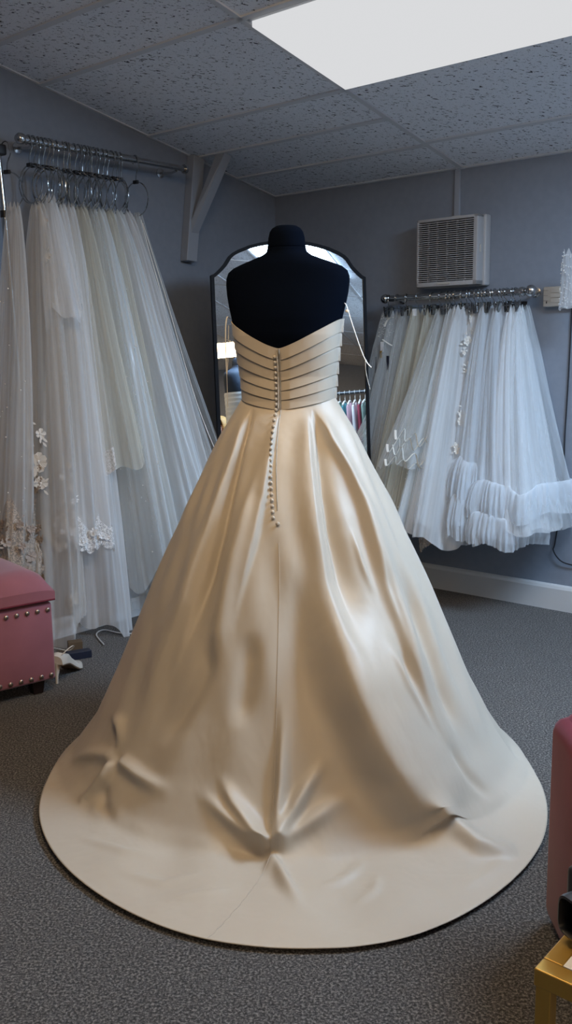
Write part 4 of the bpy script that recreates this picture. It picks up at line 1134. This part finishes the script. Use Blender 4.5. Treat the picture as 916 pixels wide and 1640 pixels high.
# ------------------------------------------------------------------ wall fittings
def make_fan():
    x0, x1, z0, z1 = -2.600, -2.262, 1.553, 1.876
    xc, zc = (x0+x1)/2, (z0+z1)/2
    t = thing('extractor_fan', 'square off-white extractor fan with horizontal louvres high on the back wall', 'fan', RP(xc, YB, zc), -YAW)
    hw, hh = (x1-x0)/2, (z1-z0)/2
    MB().box(-hw+.004, hw+.012, -.052, 0, -hh-.004, hh+.004).build('back_box', M['fan_plastic'], t, smooth=True, bevel=.008)
    f = MB()
    # front cover: rim round a louvred opening (open in the middle)
    f.box(-hw, -hw+.012, -.110, -.050, -hh, hh).box(hw-.022, hw, -.110, -.050, -hh, hh).box(-hw, hw, -.110, -.050, hh-.014, hh).box(-hw, hw, -.110, -.050, -hh, -hh+.022)
    f.build('front_cover', M['fan_plastic'], t, smooth=True, bevel=.003)
    MB().box(-hw+.01, hw-.02, -.080, -.070, -hh+.02, hh-.012).build('dark_recess', M['dark_void'], t, smooth=False)
    g_ = MB(); n = 29; zz0, zz1 = -hh+.024, hh-.016
    for i in range(n):
        z = zz0 + (zz1-zz0)*(i+.5)/n
        g_.add([(-hw+.008,-.112,z-.0032),(hw-.019,-.112,z-.0032),(hw-.019,-.088,z+.001),(-hw+.008,-.088,z+.001),(-hw+.008,-.112,z+.0008),(hw-.019,-.112,z+.0008),(hw-.019,-.088,z+.0035),(-hw+.008,-.088,z+.0035)],
               [(0,3,2,1),(4,5,6,7),(0,1,5,4),(1,2,6,5),(2,3,7,6),(3,0,4,7)])
    for x in (-.11, -.06, -.005, .05, .095): g_.box(x-.0012, x+.0012, -.098, -.084, zz0-.004, zz1+.004)
    g_.build('louvre_grille', M['fan_plastic'], t, smooth=False)
    MB().box(-.045, .025, -.1135, -.109, -hh+.009, -hh+.017).build('name_plate', M['cream_plastic'], t, smooth=False)
    MB().box(hw-.001, hw+.004, -.086, -.074, -.012, .024).build('release_catch', M['cream_plastic'], t, bevel=.0015)
make_fan()
t = thing('cable_conduit', 'flat grey conduit running from the ceiling down to the fan', 'conduit', RP(-2.434, YB, 1.88), -YAW)
MB().box(-.014, .014, -.014, 0, 0, .248).build('trunking', M['bracket'], t, smooth=False, bevel=.002)
MB().box(-.022, .022, -.018, 0, -.002, .012).build('end_clip', M['fan_plastic'], t, smooth=False, bevel=.002)
t = thing('switch_box', 'cream fan control box with three slotted bars at the right edge', 'switch', RP(-1.84, YB, 1.481), -YAW)
MB().box(-.114, .114, -.040, 0, -.045, .045).build('case', M['cream_plastic'], t, bevel=.005)
for z in (.022, .0, -.022):
    MB().add([(-.075,-.0405,z-.004),(.10,-.0405,z-.004),(.10,-.0455,z-.004),(-.075,-.043,z-.004),(-.075,-.0405,z+.0135),(.10,-.0405,z+.0135),(.10,-.0425,z+.0135),(-.075,-.0425,z+.0135)],
             [(0,3,2,1),(4,5,6,7),(0,1,5,4),(1,2,6,5),(2,3,7,6),(3,0,4,7)]).build('switch_bar', M['cream_plastic'], t, smooth=False)
mk = MB()
for z in (.026, .004, -.018): mk.box(.015, .055, -.0462, -.0452, z+.002, z+.0028).box(.026, .046, -.0462, -.0452, z-.003, z-.0005)
mk.box(.03, .066, -.0412, -.0402, -.040, -.036); mk.box(-.098, -.094, -.0412, -.0402, -.030, -.020)
mk.box(-.114, -.09, -.0408, -.0400, .028, .0288).box(-.114, -.09, -.0408, -.0400, .005, .0058).box(-.114, -.09, -.0408, -.0400, -.018, -.0172)
mk.build('printed_marks', M['dark_void'], t, smooth=False)
tag(MB().tube(smoothpath([RP(-1.826, YB-.008, 1.436), RP(-1.830, YB-.008, 1.1), RP(-1.836, YB-.008, .84), RP(-1.834, YB-.01, .60), RP(-1.862, YB-.01, .34), RP(-1.866, YB-.02, .295), RP(-1.83, YB-.02, .25), RP(-1.78, YB-.015, .235), RP(-1.70, YB-.012, .235)], 8), .0032, 6).build('power_cable', M['dark_void']),
    'thin dark cord running down the back wall from the cream control box', 'cable')
tag(MB().tube(smoothpath([(-.80,3.86,.006),(-.86,4.0,.006),(-.84,4.07,.006),(-.76,4.02,.006),(-.69,4.01,.006),(-.60,4.05,.006)], 8), .0032, 6).build('white_cable', M['white_wood']),
    'white cord looping on the carpet below the left veils', 'cable')

# ------------------------------------------------------------------ pink storage ottoman
def make_ottoman():
    K = Vector((-.868, 3.305, 0)); a = math.atan2(.62, .78)
    t = thing('storage_ottoman', 'dusty pink velvet storage ottoman with nailhead trim and dark feet', 'ottoman', K, a)
    Lg, Dp = 1.0, .46          # local x runs along the visible face (K is its right end), y goes back
    MB().box(-Lg, 0, 0, Dp, .055, .352).build('body', M['pink'], t, bevel=.012)
    # upholstered lid with a crowned top
    n, m = 40, 24; P = np.zeros((m, n, 3))
    lid = MB()
    for j in range(m):
        for i in range(n):
            x = -Lg-.008 + (Lg+.016)*i/(n-1); y = -.010 + (Dp+.02)*j/(m-1)
            ex = min(1, (x+Lg+.008)/.12, ); ex2 = min(1, (.008-x)/.10); ey = min(1, (y+.010)/.10); ey2 = min(1, (Dp+.01-y)/.10)
            f = 1
            for q in (ex, ex2, ey, ey2): f *= math.sqrt(max(0, 1-(1-max(q, 0))**2))*.85+.15 if q < 1 else 1
            z = .392 + .080*f
            # button tufts
            for bx in (-.235, -.5, -.765):
                for by in (.12, .34):
                    z -= .030*math.exp(-(((x-bx)**2+(y-by)**2)/.0022))
            P[j, i] = (x, y, z)
    lid.grid(P)
    # skirt of the lid
    edge = [P[0, i] for i in range(n)] + [P[j, n-1] for j in range(1, m)] + [P[m-1, i] for i in range(n-2, -1, -1)] + [P[j, 0] for j in range(m-2, 0, -1)]
    o_ = len(lid.v); E_ = len(edge)
    for e_ in edge: lid.v.append(tuple(e_))
    for e_ in edge: lid.v.append((e_[0], e_[1], .362))
    for k in range(E_): lid.f.append((o_+k, o_+(k+1) % E_, o_+E_+(k+1) % E_, o_+E_+k))
    lid.f.append(tuple(o_+E_+k for k in range(E_)))
    lid.build('lid', M['pink'], t, angle=60)
    pip = MB(); pip.tube([(-.012, -.006, .366), (.006, -.006, .37), (.009, .0, .39)], .0038, 6)
    pip.tube([(-Lg, -.012, .364), (.006, -.012, .364)], .0035, 6); pip.build('piping', M['burgundy'], t)
    # stitched scallop on the lid front
    MB().tube(smoothpath([(-.245,-.011,.365),(-.232,-.013,.385),(-.237,-.009,.400),(-.255,.006,.420)], 6), .003, 6).build('tuft_seam', M['burgundy'], t)
    for bx in (-.235, -.5, -.765):
        for by in (.12, .34): MB().ball((bx, by, .448), .012, 10, (1,1,.5)).build('tuft_button', M['pink'], t)
    st = MB().ball((0,0,0), .0092, 10, (1,.55,1)); s0 = None
    for z in (.326, .075):
        for k in range(25):
            x = -.020 - k*.0395
            if s0 is None: s0 = st.build('nailhead', M['stud'], t); o = s0
            else: o = s0.copy(); C.objects.link(o)
            o.location = (x, -.003, z)
    for (x, y) in ((-.06, .05), (-Lg+.06, .05), (-.06, Dp-.06), (-Lg+.06, Dp-.06)):
        l = MB(); l.add([(x-.026,y-.026,.058),(x+.026,y-.026,.058),(x+.026,y+.026,.058),(x-.026,y+.026,.058),(x-.019,y-.019,0),(x+.019,y-.019,0),(x+.019,y+.019,0),(x-.019,y+.019,0)],
                        [(0,1,2,3),(7,6,5,4),(0,4,5,1),(1,5,6,2),(2,6,7,3),(3,7,4,0)]); l.build('leg', M['dark_wood'], t, smooth=False, bevel=.003)
make_ottoman()

# ------------------------------------------------------------------ shoe and small cards on the floor
def make_shoe():
    t = thing('bridal_shoe', 'ivory satin high-heeled shoe with ankle strap beside the pink ottoman', 'shoe', (-.893, 3.395, 0), rad(80))
    # local x: heel to toe
    prof = [(0.0,.030,.078,.112),(.03,.033,.074,.118),(.06,.033,.066,.108),(.09,.031,.050,.080),(.12,.034,.030,.058),(.15,.038,.012,.040),(.175,.036,.006,.032),(.20,.026,.006,.028),(.215,.010,.008,.020)]
    rows = []
    for (x, hw, zb, zt) in prof:
        open_ = .03 < x < .125
        row = []
        for k in range(9):
            a = PI*k/8; yy = -hw*math.cos(a); zz = zb + (zt-zb)*(math.sin(a)**.6 if not open_ else min(1, math.sin(a)*2.2)*(.9 if k in (2,3,5,6) else (.25 if k == 4 else 1)))
            row.append((x, yy, zz))
        rows.append(row)
    mb = MB().grid(np.array(rows)); mb.f.append(tuple(range(9))); mb.build('upper', M['shoe'], t)
    so_ = MB(); vs = []
    for (x, hw, zb, zt) in prof: vs += [(x,-hw,zb),(x,hw,zb),(x,-hw*.95,zb-.005),(x,hw*.95,zb-.005)]
    fs = []
    for i in range(len(prof)-1):
        a, b_ = 4*i, 4*i+4; fs += [(a,b_,b_+1,a+1),(a+2,a+3,b_+3,b_+2),(a,a+2,b_+2,b_),(a+1,b_+1,b_+3,a+3)]
    so_.add(vs, fs); so_.build('sole', M['sole'], t)
    MB().tube([(.018,0,.080),(.012,0,.060),(.006,0,.030),(.004,0,.0)], [.022,.012,.0065,.0055], 10).build('heel', M['shoe'], t)
    MB().tube(smoothpath([(.012,-.022,.112),(.03,-.036,.128),(.075,-.040,.13),(.115,-.028,.112),(.13,.0,.092),(.115,.03,.10),(.07,.038,.12),(.03,.03,.125),(.008,.012,.114)], 8), .0035, 6, flat=.5).build('ankle_strap', M['shoe'], t)
make_shoe()
t = thing('card_box', 'small navy card box lying on the carpet by the shoe', 'box', (-.868, 3.70, 0), rad(28))
MB().box(-.055, .045, -.02, .02, 0, .032).build('box_body', M['navy'], t, smooth=False, bevel=.002)
t = thing('card_box', 'small brown card box standing behind the navy one', 'box', (-.905, 3.775, 0), rad(20))
MB().box(-.03, .03, -.02, .02, 0, .05).build('box_body', M['kraft'], t, smooth=False, bevel=.002)

# ------------------------------------------------------------------ burgundy chair, gold table, camera at the right edge
def make_chair():
    t = thing('tub_chair', 'burgundy velvet tub chair cut off by the right edge', 'chair', (.82, 1.64, 0))
    x0, x1, y0, y1 = -.262, .26, -.24, .235
    def rb(a, bv): 
        return MB().box(*a)
    rb((x0, x0+.11, y0, y1, .015, .487), 0).build('arm', M['burgundy'], t, bevel=.035)
    rb((x1-.11, x1, y0, y1, .06, .487), 0).build('arm', M['burgundy'], t, bevel=.035)
    rb((x0+.02, x1-.02, y1-.12, y1, .06, .50), 0).build('backrest', M['burgundy'], t, bevel=.04)
    rb((x0+.10, x1-.10, y0+.01, y1-.10, .12, .36), 0).build('seat', M['burgundy'], t, bevel=.03)
    for sx in (x0+.05, x1-.05):
        for sy in (y0+.05, y1-.05): MB().lathe([(0,0),(.013,0),(.02,.065),(0,.065)], 10, (sx, sy, 0)).build('leg', M['dark_wood'], t)
make_chair()
def make_table():
    t = thing('side_table', 'small square gold metal side table in the bottom right corner', 'table', (.300, 1.030, 0), -YAW)
    W_, D_ = .36, .36; Z = .50
    # local x to the right along the near edge, y away; origin at the left corner
    f = MB()
    for a in ((0, W_, 0, .026), (0, W_, D_-.026, D_), (0, .026, .026, D_-.026), (W_-.026, W_, .026, D_-.026)): f.box(a[0], a[1], a[2], a[3], Z-.024, Z)
    f.build('top_frame', M['gold'], t, smooth=False, bevel=.002)
    MB().box(.026, W_-.026, .026, D_-.026, Z-.012, Z-.004).build('table_top', M['dark_void'], t, smooth=False)
    for (x, y) in ((.002, .002), (W_-.022, .002), (.002, D_-.022), (W_-.022, D_-.022)):
        MB().box(x, x+.020, y, y+.020, 0, Z-.024).build('leg', M['gold'], t, smooth=False, bevel=.0015)
make_table()
tag(MB().box(0, .10, 0, .07, .4965, .499).xf(Matrix.Translation((.331, 1.040, 0)) @ Matrix.Rotation(-YAW, 4, 'Z')).build('paper_card', M['paper'], smooth=False),
    'white card lying on the gold side table', 'paper')
def make_camera():
    t = thing('photo_camera', 'black digital camera resting on the gold side table', 'camera', (.398, 1.085, .500), rad(25))
    MB().box(-.020, .100, -.03, .045, .004, .088).build('camera_body', M['black_plastic'], t, bevel=.010)
    MB().box(.015, .065, -.022, .04, .086, .112).build('viewfinder_hump', M['black_plastic'], t, bevel=.008)
    f = MB(); o_ = [(.026*math.copysign(abs(math.cos(a))**.5, math.cos(a)), .028*math.copysign(abs(math.sin(a))**.5, math.sin(a))) for a in np.linspace(0, 2*PI, 41)[:-1]]
    P = np.array([[(-.020-d, y*k, .040+z*k) for (y, z) in o_] for d, k in ((0,1),(.022,1),(.027,.96),(.028,.86),(.022,.80),(.014,.78))])
    f.grid(P, wrap=True); f.build('lens_hood', M['black_plastic'], t)
    MB().ball((-.024,0,.040), .021, 16, (.35,1,1)).build('lens_glass', simple('lens_glass', (.03,.02,.035), .05, spec=1.0), t)
    MB().lathe([(0,0),(.010,0),(.010,.01),(0,.01)], 16, (.085,.0,.086)).build('dial', M['black_plastic'], t)
    MB().box(-.015,.095,-.028,.04,0,.005).build('base_plate', M['black_plastic'], t, smooth=False)
make_camera()

# ------------------------------------------------------------------ the part of the shop the mirror shows
def make_second_form():
    p = RP(-.42, 2.45, 0)
    t = thing('dress_form', 'dark dress form reflected at the left of the mirror, in a white bodice', 'dress form', (p.x, p.y, 0), rad(150))
    n = 40
    rows = []
    for (z, hw, hd, ys) in FORM:
        row = []
        for j in range(n):
            a = 2*PI*j/n; c, s_ = math.cos(a), math.sin(a)
            row.append((hw*math.copysign(abs(c)**.88, c), hd*math.copysign(abs(s_)**.88, s_)+ys, z))
        rows.append(row)
    MB().grid(np.array(rows), wrap=True).build('torso', simple('blue_black_jersey', (.02,.035,.06), .8), t)
    MB().lathe([(0,0),(.02,0),(.02,1.08),(0,.79)], 12, (0,0,.01)).build('stand_pole', M['chrome'], t)
    MB().lathe([(0,0),(.17,0),(.17,.01),(.04,.025),(0,.025)], 28).build('stand_base', M['black_plastic'], t)
    d = thing('white_gown', 'strapless white pleated gown on the reflected dress form', 'wedding dress', (p.x, p.y, 0), rad(150))
    rows = []; zs = list(np.linspace(1.34, 1.10, 40)) + list(np.linspace(1.08, .10, 30))
    for z in zs:
        hw, hd, ys = form_at(max(z, .93))
        if z < 1.10: fl = (1.10-z)*.09; hw, hd, ys = hw+.012+fl, hd+.012+fl, ys*.5
        else: hw += .007+.003*((z*30) % 1); hd += .007+.003*((z*30) % 1)
        row = []
        for j in range(80):
            a = 2*PI*j/80; c, s_ = math.cos(a), math.sin(a); r_ = 1 + (.03*math.sin(9*a) if z < 1.08 else 0)*(1.1-z)
            row.append((r_*hw*math.copysign(abs(c)**.88, c), r_*hd*math.copysign(abs(s_)**.88, s_)+ys, z))
        rows.append(row)
    rr_ = np.array(rows)
    MB().grid(rr_[:41], wrap=True).build('bodice', M['white_satin'], d, angle=35)
    MB().grid(rr_[40:], wrap=True).build('skirt', M['white_satin'], d)
make_second_form()

def skinned(name, bones, verts, mat, parent, sub=2):
    me = bpy.data.meshes.new(name); me.from_pydata([v[0] for v in verts], bones, []); me.update()
    o = bpy.data.objects.new(name, me); C.objects.link(o); o.parent = parent
    bm_ = bmesh.new(); bm_.from_mesh(me); ly = bm_.verts.layers.skin.verify(); bm_.verts.ensure_lookup_table()
    for i, v in enumerate(bm_.verts): v[ly].radius = verts[i][1]; v[ly].use_root = (i == 0)
    bm_.to_mesh(me); bm_.free()
    m = o.modifiers.new('skin', 'SKIN'); m.use_smooth_shade = True
    s_ = o.modifiers.new('subdivision', 'SUBSURF'); s_.levels = sub; s_.render_levels = sub
    me.materials.append(mat)
    return o
def make_person():
    p = RP(.45, 2.05, 0)
    t = thing('person', 'blonde person in dark clothes sitting and looking down, reflected low in the mirror', 'person', (p.x, p.y, 0), rad(70))
    # local: faces +y, sits on a stool 0.44 high
    V = [((0,0,.53),(.135,.11)),((0,.02,.68),(.115,.09)),((0,.04,.83),(.13,.095)),((0,.05,.945),(.12,.08)),((0,.065,1.01),(.048,.048)),((0,.09,1.06),(.05,.052)),((0,.105,1.12),(.070,.085)),((0,.10,1.185),(.060,.078))]
    Bn = [(i, i+1) for i in range(7)]
    def add(p_, r_, par): V.append((p_, (r_, r_))); Bn.append((par, len(V)-1)); return len(V)-1
    for s_ in (-1, 1):
        a = add((s_*.155, .05, .94), .052, 3); a = add((s_*.20, .10, .70), .040, a); a = add((s_*.13, .30, .66), .032, a); w_ = add((s_*.09, .37, .655), .026, a)
        for k, (dx, dl) in enumerate(((-.03, .055), (-.012, .075), (.006, .078), (.022, .065))):
            f1 = add((s_*.09+dx, .37+dl*.6, .65), .009, w_); add((s_*.09+dx*1.1, .37+dl+.015, .63), .007, f1)
        th = add((s_*.05, .40, .655), .009, w_); add((s_*.035, .425, .65), .007, th)
        h = add((s_*.10, .10, .52), .085, 0); k_ = add((s_*.11, .43, .50), .058, h); f = add((s_*.11, .40, .09), .036, k_); add((s_*.11, .52, .035), .03, f)
    skinned('body', Bn, V, M['skin'], t)
    MB().ball((0, .182, 1.135), .013, 8, (.8, 1, 1.3)).build('nose', M['skin'], t)
    for s_ in (-1, 1): MB().ball((s_*.028, .176, 1.157), .009, 8).build('eye', M['black_plastic'], t)
    MB().ball((0, .176, 1.098), .02, 8, (1, .4, .35)).build('mouth', simple('lips', (.4,.12,.10), .5), t)
    hr = MB(); rows = []
    for i in range(14):
        a = PI*.62*i/13
        row = []
        for j in range(28):
            b_ = 2*PI*j/28; r_ = .094 + .003*math.sin(9*b_)
            aa = min(a, .95) if math.sin(b_) > .45 else a
            row.append((r_*math.sin(aa)*math.cos(b_), .088 + r_*1.12*math.sin(aa)*math.sin(b_), 1.16 + .098*math.cos(aa)))
        rows.append(row)
    hr.grid(np.array(rows), wrap=True)
    for s_ in (-1, 1): hr.tube(smoothpath([(s_*.078,.12,1.16),(s_*.088,.11,1.08),(s_*.075,.10,1.0),(s_*.08,.12,.92)], 6), [.022]*6+[.026]*6+[.018]*7, 8)
    hr.tube(smoothpath([(0,.01,1.16),(0,-.015,1.06),(0,-.03,.94)], 6), [.05]*6+[.055]*6+[.04], 10)
    hr.build('hair', M['hair'], t)
    cv = [((0,0,.51),(.15,.125)),((0,.02,.67),(.128,.10)),((0,.04,.83),(.143,.107)),((0,.05,.955),(.12,.085)),((0,.06,.99),(.06,.058))]
    cb = [(0,1),(1,2),(2,3),(3,4)]
    for s_ in (-1, 1):
        cv.append(((s_*.158,.05,.94),(.062,.062))); cb.append((3, len(cv)-1)); cv.append(((s_*.203,.10,.70),(.050,.050))); cb.append((len(cv)-2, len(cv)-1)); cv.append(((s_*.135,.285,.66),(.042,.042))); cb.append((len(cv)-2, len(cv)-1))
    skinned('jumper', cb, cv, M['cloth_dark'], t)
    tv = [((0,0,.52),(.142,.118))]; tb = []
    for s_ in (-1, 1):
        tv.append(((s_*.10,.12,.52),(.094,.094))); tb.append((0, len(tv)-1)); tv.append(((s_*.11,.43,.50),(.070,.070))); tb.append((len(tv)-2, len(tv)-1)); tv.append(((s_*.11,.40,.11),(.052,.052))); tb.append((len(tv)-2, len(tv)-1))
    skinned('trousers', tb, tv, M['navy'], t)
    for s_ in (-1, 1): MB().ball((s_*.11, .46, .035), .06, 12, (.72, 1.9, .6)).build('shoe', M['black_plastic'], t)
    st = thing('stool', 'round dark stool under the seated person', 'stool', (p.x, p.y, 0), rad(70))
    MB().lathe([(0,0),(.17,0),(.18,.015),(.18,.035),(.16,.05),(0,.05)], 28, (0,.02,.375)).build('seat', M['dark_wood'], st)
    for k in range(4):
        c_, s2 = math.cos(PI/4+k*PI/2), math.sin(PI/4+k*PI/2)
        MB().tube([(.17*c_,.02+.17*s2,.008),(.11*c_,.02+.11*s2,.38)], .013, 10).build('leg', M['dark_wood'], st)
make_person()

def make_far_rack():
    t = thing('clothes_rail', 'black clothes rail reflected at the right of the mirror', 'clothes rail', RP(.60, 3.32, 0), -YAW+PI/2)
    MB().tube([(-.42,0,1.38),(.42,0,1.38)], .014, 12).build('rail', M['black_plastic'], t)
    for x in (-.41, .41):
        MB().tube([(x,0,.03),(x,0,1.38)], .014, 12).build('upright', M['black_plastic'], t); MB().tube([(x,-.2,.02),(x,.2,.02)], .014, 12).build('foot', M['black_plastic'], t)
    cols = [('blush', (.42,.27,.26)), ('ivory', (.55,.50,.44)), ('green', (.05,.16,.11)), ('teal', (.05,.22,.24)), ('pale pink', (.50,.30,.33)), ('white', (.62,.62,.60)), ('dark red', (.22,.03,.05)), ('sage', (.20,.27,.22)),
            ('grey', (.25,.25,.27)), ('champagne', (.45,.38,.28)), ('dark teal', (.03,.13,.15)), ('rose', (.40,.14,.18)), ('cream', (.58,.54,.48)), ('olive', (.14,.16,.08)), ('light blue', (.28,.38,.48)), ('plum', (.15,.05,.12)), ('beige', (.42,.35,.28)), ('black', (.02,.02,.02))]
    r_ = np.random.RandomState(2)
    for i, (nm, c) in enumerate(cols):
        x = -.37 + i*.0435
        g_ = thing('hanging_dress', nm + ' bridesmaid dress on the reflected clothes rail', 'dress', RP(.60, 3.32+x, 1.38), -YAW+PI/2 + r_.uniform(-.1, .1), 'bridesmaid dresses on the reflected rail')
        Pp = []
        for (z, hy, hx) in ((-.085,.02,.012),(-.10,.14,.014),(-.13,.19,.02),(-.25,.16,.028),(-.42,.13,.028),(-.7,.17,.034),(-1.25,.21,.038)):
            Pp.append([(hx*math.sin(a)*(1+.2*math.sin(7*a)), hy*math.cos(a), z) for a in np.linspace(0, 2*PI, 33)[:-1]])
        m_ = simple('cloth_'+nm.replace(' ', '_'), c, .7)
        MB().grid(np.array(Pp), wrap=True).build('dress', m_, g_)
        hh_ = MB().tube([Vector((0, .0195*math.cos(a), .0195*math.sin(a))) for a in np.radians(np.linspace(-30, 200, 10))] + [Vector((0, 0, -.04)), Vector((0, 0, -.075))], .002, 6)
        hh_.tube(smoothpath([(0,-.17,-.115),(0,-.08,-.085),(0,0,-.07),(0,.08,-.085),(0,.17,-.115)], 4), .008, 6)
        hh_.build('hanger', M['cream_plastic'], g_)
make_far_rack()
